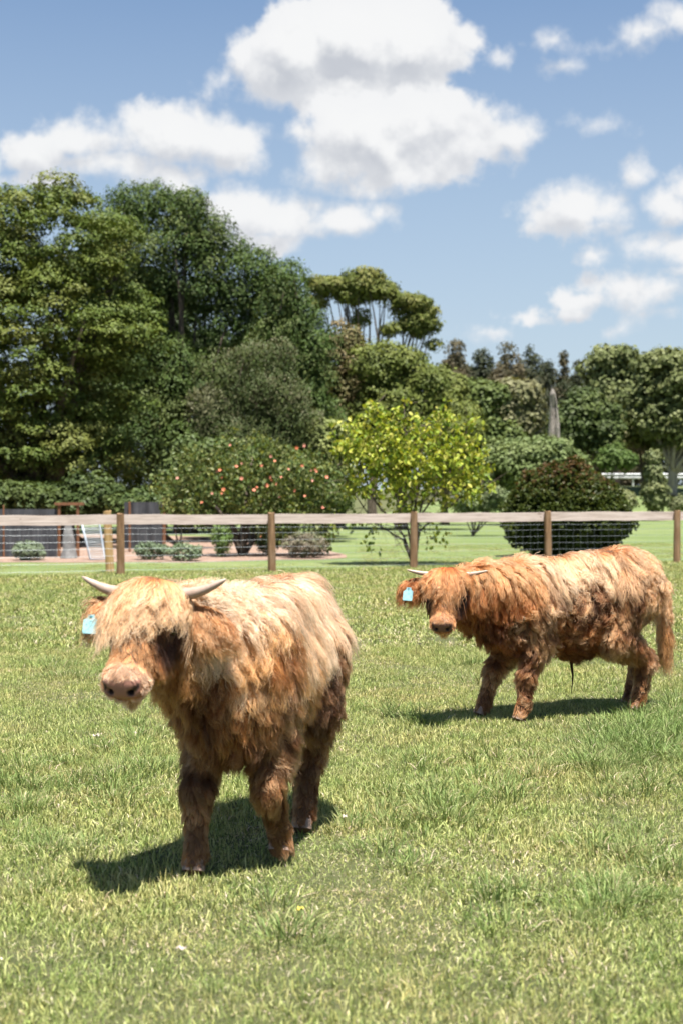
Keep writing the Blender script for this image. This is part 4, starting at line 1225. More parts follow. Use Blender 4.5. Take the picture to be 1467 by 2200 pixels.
    L[fl] = (c['forelock'] * (.62 + .62 * fr) * (1 - (c['fsl'] + .20 * (side > 0)) * np.abs(side) ** 2) * (1 + .35 * vnoise(p0, 34, seed + 3)))[fl] * (.74 + .4 * rng.random(fl.sum()))
    spread = vnoise3(p0, 22, seed + 9)
    flow[fl] = H_ * 1.0 + E2 * (side[fl, None] * .20 + .30 * spread[fl, :1] + c.get('sweep', 0)) + np.array([0, 0, -.7])
    lift[fl] = .28; thick[fl] = (.006 + .026 * rng.random(n))[fl]; curl[fl] = .30; clf[fl] = .95
    ear = (lab == 3)
    L[ear] = .065 + .05 * rng.random(ear.sum()); lift[ear] = .35; thick[ear] = .02
    flow[ear] = E2 * np.sign(q[ear, 1])[:, None] * .7 + np.array([0, 0, -.85]) + .3 * lf[ear]
    L *= .72 + .5 * rng.random(n)
    guard = ((T_ & (z > .70)) | (neck & (z > .84))) & (rng.random(n) < c['guard'])
    # bald looking whorls and parted patches on the flank
    if c.get('whorl'):
        wn = vnoise(p0, 7.0, seed + 21)
        wk = T_ & (wn > .25) & (z < .90)
        L[wk] *= .50; curl[wk] = 1.1
        lk = T_ & (z > .74) & (wn < -.05)
        L[lk] *= 1.55; curl[lk] = .25; flow[lk] = flow[lk] * .5 + np.array([.0, 0, -.6])
        nkl = neck & (z > .62); curl[nkl] = .2
    L[guard] = .11 + .08 * rng.random(guard.sum()); curl[guard] = .20; clf[guard] = .40; thick[guard] = .055
    # march the strands
    seg = L / (K - 1)
    pts = np.zeros((n, K, 3)); pts[:, 0] = p0 - nrm * .002
    d = unit(nrm * lift[:, None] + unit(flow - nrm * (flow * nrm).sum(1, keepdims=True) * .8) * (1 - lift[:, None]))
    off = thick * rng.random(n) ** .8
    # several strands make a lock
    ncl = int(n / c['lock'])
    ci = rng.choice(n, ncl, replace=False)
    kd = kdtree.KDTree(ncl)
    scl = np.ones(6); 
    for i, j in enumerate(ci): kd.insert(Vector(p0[j]), i)
    kd.balance()
    own = np.array([kd.find(Vector(v))[1] for v in p0])
    off = off * .45 + off[ci][own] * .55
    rd = rng.normal(0, 1, (n, 3)) * .09
    rdc = rng.normal(0, 1, (ncl, 3))[own] * .16
    d = unit(d + rd + rdc * (lift[:, None] + .3))
    for k_ in range(1, K):
        t = k_ / (K - 1)
        pn = pts[:, k_ - 1] + d * seg[:, None]
        dist = S.sdf(pn, False)
        want = .002 + off * min(1, t * 1.6)
        bad = dist < want
        if bad.any():
            gn = S.grad(pn[bad])
            pn[bad] += gn * np.minimum((want - dist)[bad], seg[bad] * 1.2)[:, None]
        pts[:, k_] = pn
        cur = unit(pn - pts[:, k_ - 1])
        wob = vnoise3(pn, 16, seed + 31) * .22 * (curl * 2 + .3)[:, None]
        grav = np.array([0, 0, -.34]) * np.clip(L / .10, .3, 1.3)[:, None]
        d = unit(cur * .62 + unit(flow) * .30 + grav * .6 + wob + rd * .25)
    # draw strands together into locks, tighter towards the tips
    tt = np.linspace(0, 1, K)
    gpts = pts[ci][own]
    same = (guard | (lab[ci][own] == lab)) & (guard | (np.abs(L[ci][own] - L) < .6 * L + .02))
    gl = np.minimum(L / np.maximum(L[ci][own], 1e-4), 1.25)
    rel = gpts - gpts[:, :1]
    k_ = (clf * same)[:, None] * (tt[None, :] ** 1.1) * (.75 + .25 * rng.random((n, 1)))
    tgt = p0[:, None] * (1 - tt[None, :, None] * .88) + gpts[:, :1] * (tt[None, :, None] * .88) + rel * gl[:, None, None]
    pts = pts * (1 - k_[..., None]) + tgt * k_[..., None]
    # wave and curl
    ph = rng.random(ncl)[own] * 6.28; fq = (1.1 + 1.3 * rng.random(ncl))[own] * np.clip(L / .1, .6, 1.8)
    sd_ = unit(np.cross(flow, nrm))
    am = (curl * np.minimum(L, .12) * .30)[:, None] * tt[None, :] ** 1.2
    wv_ = np.sin(ph[:, None] + tt[None] * fq[:, None] * 6.28) * am
    wv2 = np.cos(ph[:, None] + tt[None] * fq[:, None] * 6.28) * am * .7
    pts += sd_[:, None] * wv_[..., None] + nrm[:, None] * np.abs(wv2)[..., None]
    pts += rng.normal(0, 1, (n, 1, 3)) * (.006 * np.minimum(L / .1, 1))[:, None, None] * tt[None, :, None] ** 2
    # flyaway hairs
    fly = rng.random(n) < .03
    pts[fly] += (unit(rng.normal(0, 1, (fly.sum(), 3)) + nrm[fly]) * .028)[:, None] * (tt ** 2)[None, :, None] * np.minimum(L[fly] / .1, 1)[:, None, None]
    pts[..., 2] = np.maximum(pts[..., 2], .006)

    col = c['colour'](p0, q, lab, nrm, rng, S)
    lr = rng.random(ncl)[own][:, None]; hr = rng.random((n, 1))
    col = col * (.52 + .58 * lr + .20 * hr) * (1 + .22 * vnoise(p0 * np.array([1, 1, .55]), 17, seed + 61)[:, None])
    col = np.where(guard[:, None], mixc(col, np.array(c['pale']), .62), col)
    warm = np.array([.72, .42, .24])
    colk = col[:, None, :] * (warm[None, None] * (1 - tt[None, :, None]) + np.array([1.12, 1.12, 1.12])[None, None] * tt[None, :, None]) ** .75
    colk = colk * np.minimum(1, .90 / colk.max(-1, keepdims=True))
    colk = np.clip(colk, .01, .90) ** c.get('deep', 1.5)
    w0 = np.where(hd & ~fl, .00055, .00085) * c.get('wid', 1.0)
    w0 = w0 * (.7 + .6 * rng.random(n))
    rad = w0[:, None] * (1 - .72 * tt[None] ** 2)
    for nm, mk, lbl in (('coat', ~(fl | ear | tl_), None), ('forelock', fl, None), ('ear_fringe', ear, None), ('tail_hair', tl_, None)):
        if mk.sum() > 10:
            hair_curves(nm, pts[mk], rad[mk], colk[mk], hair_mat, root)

    # ---- horns
    for sg in (1, -1):
        hp = c['horn_l'] if sg > 0 else c['horn_r']
        pp = [S.H(*v) for v in hp]
        P_, R_ = [], []
        m = 14
        for i in range(m + 1):
            t = i / m
            a, b, c3 = (1 - t) ** 2, 2 * t * (1 - t), t * t
            P_.append(Vector(pp[0] * a + pp[1] * b + pp[2] * c3)); R_.append((.0270 * (1 - t) ** .70 + .0050) * S.hs * c['hornr'] * (1 + .05 * math.sin(i * 2.4)))
        R_[-1] = .002
        v_, q_, t_ = tube(P_, R_, 14)
        hm = mesh_np('horn', v_, quads=q_, tris=t_, smooth=True)
        tt_ = np.repeat(np.linspace(0, 1, m + 1), 14); tt_ = np.concatenate([tt_, [0, 1]])[:, None]
        add_color(hm, np.array([.33, .23, .18]) * (1 - tt_) + np.array([.40, .31, .25]) * tt_)
        link('horn', hm, horn_mat, root)
    # ---- eyes
    for sg in (1, -1):
        bm = bmesh.new(); bmesh.ops.create_uvsphere(bm, u_segments=20, v_segments=12, radius=.0205 * S.hs)
        em = bpy.data.meshes.new('eye'); bm.to_mesh(em); bm.free()
        em.polygons.foreach_set('use_smooth', [True] * len(em.polygons))
        link('eye', em, eye_mat, root, loc=Vector(S.H(.152, sg * .103, -.058)))
    # ---- hooves
    for leg_ in c['legs']:
        a = np.array(leg_[0][-1]); 
        mb = MB()
        dr = np.array(leg_[0][-1]) - np.array(leg_[0][-2]); fw = leg_[2] if len(leg_) > 2 else (1, 0, 0)
        fw = Vector(fw)
        for sg in (1, -1):                                # two claws
            c0 = Vector(a) + Vector((0, sg * .017, 0))
            mb.tube([c0 + Vector((-.012, 0, .045)), c0 + fw * .006 + Vector((0, 0, .02)), c0 + fw * .020 + Vector((0, 0, -.012))], [.017, .022, .026], 10)
        hv = mb.build('hoof', hoof_mat, root, smooth=False)
    if c.get('tuft'):
        tx_ = c['tuft']
        MB().tube([(tx_, 0, .42), (tx_ + .005, 0, .33), (tx_ - .004, .004, .24), (tx_ + .002, .0, .12)], [.030, .011, .006, .0015], 7).build('belly_tuft', belly_mat, root, smooth=True)
    # ---- ear tag on the calf's right ear
    te = Vector(c['tag']); out_ = Vector(S.ax[2]) ; 
    nrm_t = Vector(c['tag_n']).normalized(); dn = Vector((0, 0, -1)); sd = nrm_t.cross(dn).normalized(); dn = sd.cross(nrm_t).normalized()
    if dn.z > 0: dn = -dn
    w_, h_ = c['tag_size']
    prof = [(-.22, 0), (.22, 0), (.26, .16), (.5, .30), (.5, .93), (.44, 1.0), (-.44, 1.0), (-.5, .93), (-.5, .30), (-.26, .16)]
    mb = MB(); nn = len(prof); VV = []
    for dz in (-.0012, .0012):
        for a_, b_ in prof:
            bend = .010 * (b_ - .2) ** 2 + .006 * (a_ * 2) ** 2
            VV.append(te + sd * a_ * w_ + dn * b_ * h_ + nrm_t * (dz + bend))
    me = mesh_np('ear_tag', VV, faces=[list(range(nn))[::-1], list(range(nn, 2 * nn))] + [(i, (i + 1) % nn, nn + (i + 1) % nn, nn + i) for i in range(nn)])
    tg = link('ear_tag', me, tag_mat, root); tg['label'] = 'pale blue plastic ear tag'
    tg2 = MB().tube([te + dn * .006 - nrm_t * .004, te + dn * .006 + nrm_t * .006], [.006, .004], 8).build('ear_tag_pin', pin_mat, tg)
    return root, S

def LEG_F(x, y, foot, z0=.62, sx=.30, kx=None):
    """front leg: shoulder, elbow, knee, fetlock, hoof"""
    fx, fy, fz = foot
    s_ = 1 if y > 0 else -1
    el_ = (sx, s_ * .125, .47)
    kn = kx if kx else ((sx + .03) * .5 + fx * .5, (s_ * .12) * .5 + fy * .5, .27 + fz * .5)
    fe = (kn[0] * .2 + fx * .8, kn[1] * .2 + fy * .8, .095 + fz)
    return [(sx, s_ * .105, z0), el_, kn, fe, (fx + .01, fy, .035 + fz)], [.110, .073, .044, .032, .040], (1, 0, 0)
def LEG_H(y, foot, z0=.70, sx=-.36, hk=None):
    fx, fy, fz = foot
    s_ = 1 if y > 0 else -1
    st = (sx + .09, s_ * .13, .50)
    hk_ = hk if hk else (fx - .07, fy * .7 + s_ * .04, .33 + fz)
    fe = (fx - .02, fy, .10 + fz)
    return [(sx, s_ * .11, z0), st, hk_, fe, (fx + .01, fy, .035 + fz)], [.150, .105, .046, .034, .040], (1, 0, 0)

def mixc(a, b, t): return a * (1 - t) + b * t
def colour_pale(p, q, lab, nrm, rng, S):
    """cream back, ginger flank, brown legs"""
    n = len(p); z = p[:, 2:3]
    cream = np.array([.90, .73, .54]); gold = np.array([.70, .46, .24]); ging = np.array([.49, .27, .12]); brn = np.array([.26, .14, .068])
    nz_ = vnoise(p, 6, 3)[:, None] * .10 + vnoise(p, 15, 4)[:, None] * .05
    c = mixc(brn, ging, smooth01(.30, .55, z + nz_))  # brown lower coat, deepened to paint in the shade under belly and chest
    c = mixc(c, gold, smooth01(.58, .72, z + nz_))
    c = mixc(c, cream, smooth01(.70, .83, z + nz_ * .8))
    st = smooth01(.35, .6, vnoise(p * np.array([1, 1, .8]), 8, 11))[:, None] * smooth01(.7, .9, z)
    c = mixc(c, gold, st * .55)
    nk = (lab == 1)[:, None]; c = np.where(nk, mixc(mixc(brn, ging, smooth01(.55, .80, z + nz_)), mixc(gold, cream, smooth01(.88, .97, z + nz_)), smooth01(.78, .92, z + nz_)), c)  # lower neck hair coloured darker to stand for shade beneath the head
    hd = (lab == 2)
    ch = mixc(ging, np.array([.62, .38, .20]), smooth01(-.12, -.03, q[:, 2:3]))
    ch = mixc(ch, np.array([.80, .60, .44]), smooth01(.30, .36, q[:, 0:1]))
    ch = mixc(ch, np.array([.13, .07, .04]), smooth01(.075, .040, np.linalg.norm((q - np.stack([np.full(n, .165), np.sign(q[:, 1]) * .085, np.full(n, -.07)], 1)) * np.array([.65, .6, .9]), axis=1))[:, None])
    c = np.where(hd[:, None], ch, c)
    fl = hd & (q[:, 0] < .125) & (q[:, 2] > -.105) & (np.abs(q[:, 1]) < .105)
    cf = mixc(np.array([.66, .43, .24]), np.array([.86, .67, .46]), rng.random((n, 1)) ** .8)
    c = np.where(fl[:, None], cf, c)
    c = np.where((lab == 3)[:, None], mixc(np.array([.50, .25, .10]), np.array([.76, .54, .34]), rng.random((n, 1)) ** .9), c)
    lg = (lab == 4)[:, None]
    c = np.where(lg, mixc(np.array([.24, .14, .075]), np.array([.46, .30, .17]), smooth01(-.4, .5, vnoise(p, 12, 8))[:, None]), c)
    c = np.where((lab == 5)[:, None], gold, c)
    return c
def colour_ginger(p, q, lab, nrm, rng, S):
    n = len(p); z = p[:, 2:3]; x = p[:, 0:1]
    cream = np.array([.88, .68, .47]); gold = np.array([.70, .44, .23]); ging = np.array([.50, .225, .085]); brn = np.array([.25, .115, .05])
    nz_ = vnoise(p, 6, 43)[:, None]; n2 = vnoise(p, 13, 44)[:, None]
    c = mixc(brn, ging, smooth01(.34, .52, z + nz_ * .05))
    c = mixc(c, gold, smooth01(.55, .72, z + nz_ * .12 + (-x) * .10))
    c = mixc(c, cream, smooth01(.70, .86, z + nz_ * .08 + n2 * .04))
    pt = smooth01(.15, .5, nz_ * .7 + n2 * .6) * smooth01(.92, .80, z) * (lab == 0)[:, None]
    c = mixc(c, brn * .9, pt * .9)
    ps = smooth01(.1, .5, -nz_ * .6 + vnoise(p, 10, 47)[:, None] * .7) * smooth01(.45, .6, z) * (lab == 0)[:, None]
    c = mixc(c, cream, ps * .75)
    c = mixc(c, np.array([.60, .36, .19]), smooth01(-.15, -.35, x) * smooth01(.4, .6, z) * .6 * (lab == 0)[:, None])
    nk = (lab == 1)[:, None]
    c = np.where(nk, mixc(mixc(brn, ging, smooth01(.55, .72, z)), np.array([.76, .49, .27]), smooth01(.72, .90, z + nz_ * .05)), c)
    hd = (lab == 2)
    ch = mixc(np.array([.34, .15, .06]), np.array([.56, .29, .12]), smooth01(-.10, -.02, q[:, 2:3]))
    ch = mixc(ch, np.array([.66, .40, .22]), smooth01(.27, .33, q[:, 0:1]))
    ch = mixc(ch, np.array([.10, .05, .028]), smooth01(.075, .040, np.linalg.norm((q - np.stack([np.full(n, .165), np.sign(q[:, 1]) * .085, np.full(n, -.07)], 1)) * np.array([.65, .6, .9]), axis=1))[:, None])
    c = np.where(hd[:, None], ch, c)
    fl = hd & (q[:, 0] < .125) & (q[:, 2] > -.105) & (np.abs(q[:, 1]) < .105)
    c = np.where(fl[:, None], mixc(np.array([.56, .27, .11]), np.array([.74, .48, .27]), rng.random((n, 1))), c)
    c = np.where((lab == 3)[:, None], mixc(np.array([.46, .20, .075]), np.array([.66, .38, .19]), rng.random((n, 1))), c)
    lg = (lab == 4)[:, None]
    c = np.where(lg, mixc(np.array([.28, .145, .068]), np.array([.64, .42, .24]), smooth01(-.6, .4, vnoise(p, 11, 48))[:, None]), c)
    c = np.where((lab == 5)[:, None], mixc(gold, cream, smooth01(-.3, .5, nz_)), c)
    return c

FA = unit(np.array([-.21, -.978])); OA = (-.315, 5.62)
def to_local(o, f, wpt):
    dx, dy = wpt[0] - o[0], wpt[1] - o[1]
    return (dx * f[0] + dy * f[1], -dx * f[1] + dy * f[0], wpt[2])
pollA = to_local(OA, FA, P(322, 1250, 4.95)); noseA = to_local(OA, FA, P(248, 1474, 4.67))
calfA = dict(fsl=.44, guard=.035, neckhair=.11, pale=(.92, .74, .55), wy=.92, lift=.045, hornr=.85, origin=(OA[0], OA[1], 0), fwd=FA, poll=pollA, nose=noseA, roll=0.0, hip_z=1.015, wither_z=.975, zsc=1.0,
    ear_l=to_local(OA, FA, P(487, 1352, 4.94)), ear_r=to_local(OA, FA, P(178, 1310, 5.06)),
    horn_l=[(.010, .07, -.055), (.012, .16, -.060), (-.030, .262, -.015)], horn_r=[(.010, -.07, -.055), (.012, -.16, -.060), (-.030, -.262, -.015)],
    legs=[LEG_F(0, 1, (.27, .15, .035), kx=(.375, .13, .29)), LEG_F(0, -1, (.49, -.115, 0), kx=(.43, -.130, .29)),
          LEG_H(1, (-.22, .115, 0), hk=(-.32, .13, .33)), LEG_H(-1, (-.46, .06, 0))],
    tail=[(-.56, 0, .94), (-.63, 0, .86), (-.655, 0, .70), (-.66, .0, .50), (-.655, 0, .36)],
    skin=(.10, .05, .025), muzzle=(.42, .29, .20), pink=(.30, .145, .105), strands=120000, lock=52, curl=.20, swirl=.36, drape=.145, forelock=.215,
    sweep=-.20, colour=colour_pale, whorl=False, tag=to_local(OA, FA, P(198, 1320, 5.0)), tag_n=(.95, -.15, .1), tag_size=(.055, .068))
FB = unit(np.array([-.90, -.436])); OB = (1.40, 8.90)
pollB = to_local(OB, FB, P(958, 1225, 8.45)); noseB = to_local(OB, FB, P(947, 1338, 8.24))
calfB = dict(hscale=1.07, rear=.035, fsl=.66, guard=.03, neckhair=.115, pale=(.88, .64, .42), tuft=-.05, hornr=.72, origin=(OB[0], OB[1], 0), fwd=FB, poll=pollB, nose=noseB, roll=0.0, hip_z=1.01, wither_z=.93, zsc=1.0,
    ear_l=to_local(OB, FB, P(1046, 1275, 8.60)), ear_r=to_local(OB, FB, P(864, 1262, 8.56)),
    horn_l=[(.0, .06, -.055), (.005, .15, -.050), (-.02, .262, -.03)], horn_r=[(.0, -.06, -.055), (.005, -.15, -.050), (-.02, -.262, -.03)],
    legs=[LEG_F(0, 1, (.42, .15, 0)), LEG_F(0, -1, (.52, -.14, 0), kx=(.44, -.14, .28)), LEG_H(1, (-.46, .12, 0)), LEG_H(-1, (-.58, -.11, 0))],
    tail=[(-.57, 0, .95), (-.69, 0, .90), (-.75, 0.01, .76), (-.745, .02, .58), (-.765, .03, .42)],
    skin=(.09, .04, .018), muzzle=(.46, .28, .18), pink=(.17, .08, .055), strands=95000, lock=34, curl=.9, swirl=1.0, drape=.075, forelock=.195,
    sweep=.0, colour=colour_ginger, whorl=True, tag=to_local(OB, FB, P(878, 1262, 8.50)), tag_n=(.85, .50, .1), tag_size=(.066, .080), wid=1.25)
calf1, SA = make_calf('highland_calf', 'cream-backed shaggy calf with brown legs and walking foreleg, face turned to the left side', calfA, 11)
calf2, SB = make_calf('highland_calf', 'ginger shaggy calf standing side-on with matted curly flank behind the cream one', calfB, 23)
# ---------------------------------------------------------------- paddock grass
gmat = bpy.data.materials.new('grass_blades'); gmat.use_nodes = True
t = NT(gmat.node_tree); b = gmat.node_tree.nodes['Principled BSDF']
a = t.n('ShaderNodeAttribute', attribute_name='Col').outputs['Color']
pos_ = t.n('ShaderNodeNewGeometry').outputs['Position']
oi = t.n('ShaderNodeObjectInfo').outputs['Random']
n1 = t.noise(pos_, 0.8, 3, .6); n2 = t.noise(pos_, 3.5, 3, .6)
c = t.mix(t.mapr(n1, .40, .68, 0, .65), a, t.mix(1.0, a, (1.45, 1.12, 1.30, 1), 'MULTIPLY'))
c = t.mix(t.mapr(n2, .36, .60, .55, 0), c, t.mix(1.0, a, (.60, .82, .50, 1), 'MULTIPLY'))
c = t.mix(t.m('MULTIPLY', oi, .3), c, t.mix(1.0, a, (.85, .95, .7, 1), 'MULTIPLY'))
t.set(b.inputs['Base Color'], c)
b.inputs['Roughness'].default_value = .55; b.inputs['Specular IOR Level'].default_value = .12
tr = t.n('ShaderNodeBsdfTranslucent'); t.set(tr.inputs['Color'], t.mix(1.0, c, (1.1, 1.1, .5, 1), 'MULTIPLY'))
ms = t.n('ShaderNodeMixShader', i_0=.14); t.set(ms.inputs[1], b.outputs[0]); t.set(ms.inputs[2], tr.outputs[0])
t.set([x for x in gmat.node_tree.nodes if x.type == 'OUTPUT_MATERIAL'][0].inputs['Surface'], ms.outputs[0])

GREEN = np.array([(.275, .315, .110), (.36, .38, .150), (.15, .19, .060), (.45, .45, .21), (.37, .36, .135)])
STRAW = np.array([(.50, .43, .30), (.58, .50, .39), (.38, .31, .20), (.56, .45, .37)])
def blades(n, rad, hmin, hmax, wid, lean, straw, rng, flat=0.0, centre=False, green=GREEN):
    r = rad * np.sqrt(rng.random(n)) if not centre else rad * rng.random(n)
    a = rng.random(n) * 2 * math.pi
    p = np.stack([r * np.cos(a), r * np.sin(a), np.full(n, -.004)], 1)
    h = rng.uniform(hmin, hmax, n) * (1 - .35 * (r / rad) ** 2)
    la = rng.random(n) * 2 * math.pi if not centre else a + rng.normal(0, .6, n)
    ln = np.abs(rng.normal(0, lean, n)) + (lean * .8 * (r / rad) if centre else 0)
    isS = rng.random(n) < straw
    ln = np.where(isS, ln + .5 + flat, ln)
    d = np.stack([np.cos(la) * np.sin(ln), np.sin(la) * np.sin(ln), np.cos(ln)], 1)
    ln2 = np.minimum(ln * 1.9 + .1, 1.45)
    d2 = np.stack([np.cos(la) * np.sin(ln2), np.sin(la) * np.sin(ln2), np.cos(ln2)], 1)
    wa = rng.random(n) * 2 * math.pi
    w_ = np.stack([np.cos(wa), np.sin(wa), np.zeros(n)], 1) * (wid * rng.uniform(.6, 1.3, n))[:, None] * .5
    m = p + d * (h * .5)[:, None]; e = m + d2 * (h * .5)[:, None]
    V = np.stack([p - w_, p + w_, m + w_ * .85, m - w_ * .85, e], 1).reshape(-1, 3)
    i = np.arange(n) * 5
    Q = np.stack([i, i + 1, i + 2, i + 3], 1); T = np.stack([i + 3, i + 2, i + 4], 1)
    col = np.where(isS[:, None], STRAW[rng.integers(0, 4, n)], green[rng.integers(0, len(green), n)]) * rng.uniform(.8, 1.2, (n, 1))
    return V, Q, T, np.repeat(col, 5, axis=0)
def patch(name, *args, **kw):
    V, Q, T, C = blades(*args, **kw)
    me = mesh_np(name, V, quads=Q, tris=T); add_color(me, C); me.materials.append(gmat)
    return bpy.data.objects.new(name, me)
rng = np.random.default_rng(500)
variants = []
for k in range(4): variants.append(patch('turf', 560, .24, .014, .052, .0037, .60, .10, rng))
for k in range(2): variants.append(patch('turf_dry', 480, .24, .014, .045, .0040, .75, .40, rng, .3))
DG = np.array([(.115, .17, .055), (.17, .225, .08), (.25, .295, .115)])
for k in range(3): variants.append(patch('tuft', 110, .16, .04, .14, .0040, .50, .14, rng, centre=True, green=DG))
for k in range(2): variants.append(patch('straw', 34, .07, .03, .09, .0060, .9, 1.0, rng, .8))
for k in range(2): variants.append(patch('turf_far', 300, .34, .03, .075, .010, .55, .30, rng))
# points
PT, VI, SCL = [], [], []
def put(x, y, v, s): PT.append((x, y, 0.0)); VI.append(v); SCL.append(s)
def inside(x, y): return abs(x) < .27 * y + 1.3
y = 2.7
while y < 12.5:
    hw = .27 * y + 1.3; n = int(2 * hw * .2 * (30 if y < 8 else 24))
    for q_ in range(n):
        x = -hw + 2 * hw * (q_ + rng.random()) / n; yy = y + rng.random() * .2
        dry = vnoise(np.array([[x, yy, 0]]), .9, 12)[0] + vnoise(np.array([[x, yy, 0]]), 3, 13)[0] * .6
        v = rng.integers(4, 6) if dry > .25 + .3 * rng.random() else rng.integers(0, 4)
        hn = vnoise(np.array([[x, yy, 0]]), 1.6, 15)[0] + .6 * vnoise(np.array([[x, yy, 0]]), 4.5, 16)[0]
        put(x, yy, v, rng.uniform(.8, 1.15) * max(.86, 1.05 + .40 * hn))
        if hn > .75 and rng.random() < .16: put(x + rng.normal(0, .1), yy + rng.normal(0, .1), rng.integers(6, 9), rng.uniform(.4, .8))
    y += .2
while y < 38:
    hw = .27 * y + 1.3; n = int(2 * hw * .2 * 15)
    for _ in range(n):
        x = rng.uniform(-hw, hw); yy = y + rng.random() * .2
        if yy > 27.2 and x < .4: continue
        put(x, yy, rng.integers(11, 13), rng.uniform(.7, 1.2) * (1 + .35 * vnoise(np.array([[x, yy, 0]]), 1.1, 18)[0]) * (.42 if yy > fence_y(x) + .3 else 1))
    y += .2
# taller tufts where the photograph has them
TU = [(1400, 1590, 90, 50, 130), (1330, 1650, 60, 40, 50), (1130, 1640, 60, 30, 12), (960, 1690, 90, 40, 22), (930, 1750, 70, 30, 12), (40, 1690, 60, 50, 20), (290, 1600, 80, 50, 22), (230, 1700, 70, 50, 12), (1370, 1850, 70, 40, 16), (1330, 1940, 60, 30, 10),
      (110, 1370, 110, 22, 34), (60, 1300, 60, 20, 20), (830, 1830, 60, 40, 8), (90, 1840, 50, 40, 7), (1060, 1950, 40, 30, 5), (150, 1450, 60, 20, 10), (870, 1540, 60, 16, 10), (1430, 1530, 40, 20, 14), (620, 1960, 50, 30, 4), (300, 1310, 60, 20, 12), (1060, 1460, 60, 16, 5)]
for (px, py, sx, sy, n) in TU:
    for _ in range(n):
        qx, qy = px + rng.normal(0, sx * .8), py + rng.normal(0, sy * .8)
        d = F_PX * CAM_H / (qy - 1055)
        put((qx - CX) / F_PX * d, d, rng.integers(6, 9), rng.uniform(.55, 1.25))
for _ in range(420):
    d = 3 + 20 * rng.random() ** 1.4; put(rng.uniform(-1, 1) * (.27 * d + 1), d, rng.integers(6, 9), rng.uniform(.25, .6))
for _ in range(1100):
    d = 2.8 + 9 * rng.random() ** 1.3; x = rng.uniform(-1, 1) * (.27 * d + 1)
    if vnoise(np.array([[x, d, 0]]), 1.3, 12)[0] + vnoise(np.array([[x, d, 0]]), 4, 19)[0] * .7 > .28: put(x, d, rng.integers(9, 11), rng.uniform(.4, 1.0))
PT = np.array(PT, np.float32)
gme = bpy.data.meshes.new('grass'); gme.vertices.add(len(PT)); gme.vertices.foreach_set('co', PT.ravel())
for nm, ty, arr, key in (('vi', 'INT', np.array(VI, np.int32), 'value'), ('scl', 'FLOAT', np.array(SCL, np.float32), 'value'), ('rz', 'FLOAT', (rng.random(len(PT)) * 6.283).astype(np.float32), 'value')):
    at_ = gme.attributes.new(nm, ty, 'POINT'); at_.data.foreach_set(key, arr)
grass = bpy.data.objects.new('grass', gme); COL.objects.link(grass); grass['kind'] = 'stuff'
gn = bpy.data.node_groups.new('grass_scatter', 'GeometryNodeTree')
gn.interface.new_socket('Geometry', in_out='INPUT', socket_type='NodeSocketGeometry')
gn.interface.new_socket('Geometry', in_out='OUTPUT', socket_type='NodeSocketGeometry')
N_ = gn.nodes; L_ = gn.links
gi_ = N_.new('NodeGroupInput'); go_ = N_.new('NodeGroupOutput'); jn = N_.new('GeometryNodeJoinGeometry')
def named(nm, ty):
    x = N_.new('GeometryNodeInputNamedAttribute'); x.data_type = ty; x.inputs[0].default_value = nm
    return [o for o in x.outputs if o.enabled][0]
vi, sc_, rz_ = named('vi', 'INT'), named('scl', 'FLOAT'), named('rz', 'FLOAT')
cx_ = N_.new('ShaderNodeCombineXYZ'); L_.new(rz_, cx_.inputs[2])
for k, ob in enumerate(variants):
    inf = N_.new('GeometryNodeObjectInfo'); inf.inputs['Object'].default_value = ob; inf.inputs['As Instance'].default_value = True
    cp = N_.new('FunctionNodeCompare'); cp.data_type = 'INT'; cp.operation = 'EQUAL'
    ii = [s_ for s_ in cp.inputs if s_.enabled]; L_.new(vi, ii[0]); ii[1].default_value = k
    ip = N_.new('GeometryNodeInstanceOnPoints')
    L_.new(gi_.outputs[0], ip.inputs['Points']); L_.new(cp.outputs[0], ip.inputs['Selection']); L_.new(inf.outputs['Geometry'], ip.inputs['Instance'])
    L_.new(cx_.outputs[0], ip.inputs['Rotation']); L_.new(sc_, ip.inputs['Scale'])
    L_.new(ip.outputs[0], jn.inputs[0])
L_.new(jn.outputs[0], go_.inputs[0])
md = grass.modifiers.new('scatter', 'NODES'); md.node_group = gn

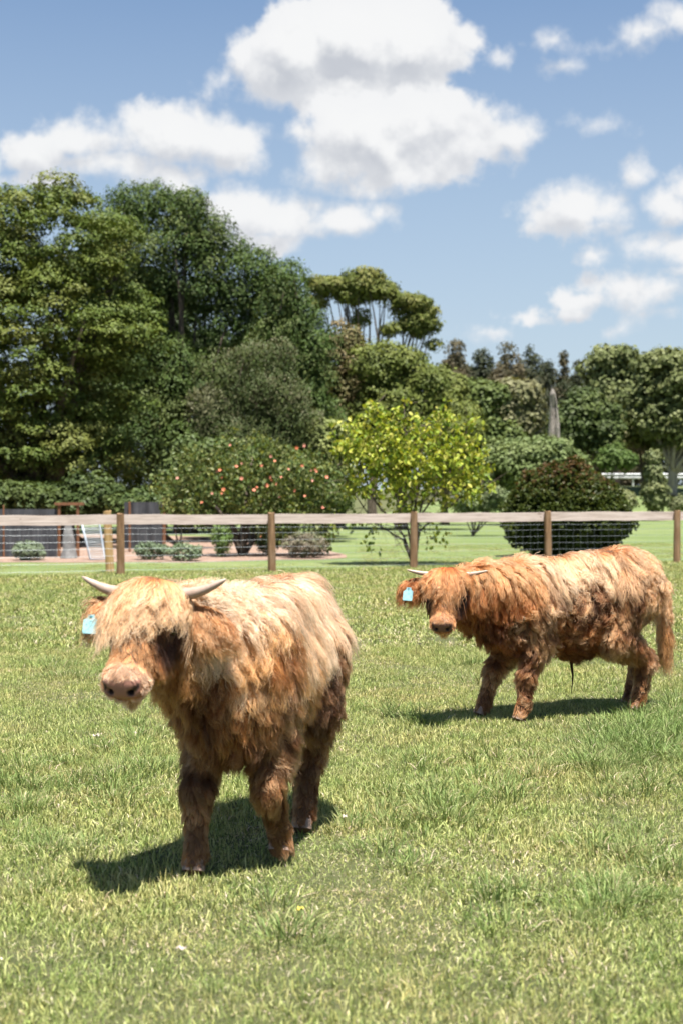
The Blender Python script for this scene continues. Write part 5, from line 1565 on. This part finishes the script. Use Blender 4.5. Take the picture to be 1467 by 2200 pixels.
# ---------------------------------------------------------------- small things lying or standing in the grass
def on_ground(px, py):
    d = F_PX * CAM_H / (py - 1055 - 0.0); return Vector(((px - CX) / F_PX * d, d, 0))
sm, t, b = material('dark_seed_stalk', 0.8, 0.2); b.inputs['Base Color'].default_value = (.035, .025, .03, 1)
g0 = on_ground(903, 1405)
sd = MB(); 
sd.tube([(0, 0, 0), (.004, 0, .05), (-.006, 0, .09)], .0016, 5); 
for dx, dz in ((-.035, .012), (.03, .018), (-.02, -.006), (.036, -.004)): sd.tube([(-.006, 0, .085), (dx, 0, .085 + dz)], .0016, 4)
o = sd.build('seed_head', sm, loc=g0); tag(o, 'dark spiky grass seed head, lower one below the ginger calf muzzle', 'seed head')
sd = MB(); sd.tube([(0, 0, 0), (.003, 0, .07), (.010, 0, .115)], .0016, 5)
for dx, dz in ((-.022, .014), (.024, -.004)): sd.tube([(.010, 0, .113), (.01 + dx, 0, .113 + dz)], .0016, 4)
o = sd.build('seed_head', sm, loc=on_ground(893, 1412)); tag(o, 'dark three-pronged grass seed head, upper one below the ginger calf muzzle', 'seed head')
def crumple(name, size, mat, at, label, cat, seed):
    rr = random.Random(seed); bm = bmesh.new(); bmesh.ops.create_grid(bm, x_segments=7, y_segments=5, size=size)
    for v in bm.verts:
        r_ = (v.co.x ** 2 + v.co.y ** 2) ** .5
        v.co.z = .35 * size * math.sin(v.co.x / size * 4 + seed) * math.cos(v.co.y / size * 3) + rr.uniform(-.12, .12) * size + .030
        v.co.x *= 1 + rr.uniform(-.15, .15); v.co.y *= .6 * (1 - .3 * abs(v.co.x) / size)
    me = bpy.data.meshes.new(name); bm.to_mesh(me); bm.free()
    o = link(name, me, mat, loc=at); tag(o, label, cat); o.rotation_euler.z = seed
    sm_ = o.modifiers.new('thick', 'SOLIDIFY'); sm_.thickness = .0012
    return o
pl_, t, b = material('pale_dry_leaf', 0.8, 0.2); tc_ = t.n('ShaderNodeTexCoord').outputs['Object']
t.set(b.inputs['Base Color'], t.ramp(t.noise(tc_, 60, 4, .6), [(.3, (.36, .29, .25, 1)), (.7, (.60, .52, .48, 1))]))
yl_, t, b = material('yellow_leaf', 0.6, 0.3); b.inputs['Base Color'].default_value = (.62, .50, .09, 1)
crumple('dry_leaf', .022, pl_, on_ground(207, 1592), 'crumpled whitish dry leaf in the grass left of the cream calf', 'leaf', 1)
crumple('dry_leaf', .014, pl_, on_ground(290, 1586), 'small whitish dry leaf between the larger one and the cream calf legs', 'leaf', 2)
crumple('dry_leaf', .013, pl_, on_ground(388, 2062), 'pale upright dry leaf near the bottom, below the cream calf', 'leaf', 3)
crumple('yellow_leaf', .014, yl_, on_ground(645, 1974), 'small yellow fallen leaf in the grass below the cream calf', 'leaf', 4)
crumple('dry_leaf', .016, pl_, on_ground(740, 1770), 'dry pinkish straw leaf at the shadow edge behind the cream calf', 'leaf', 5)
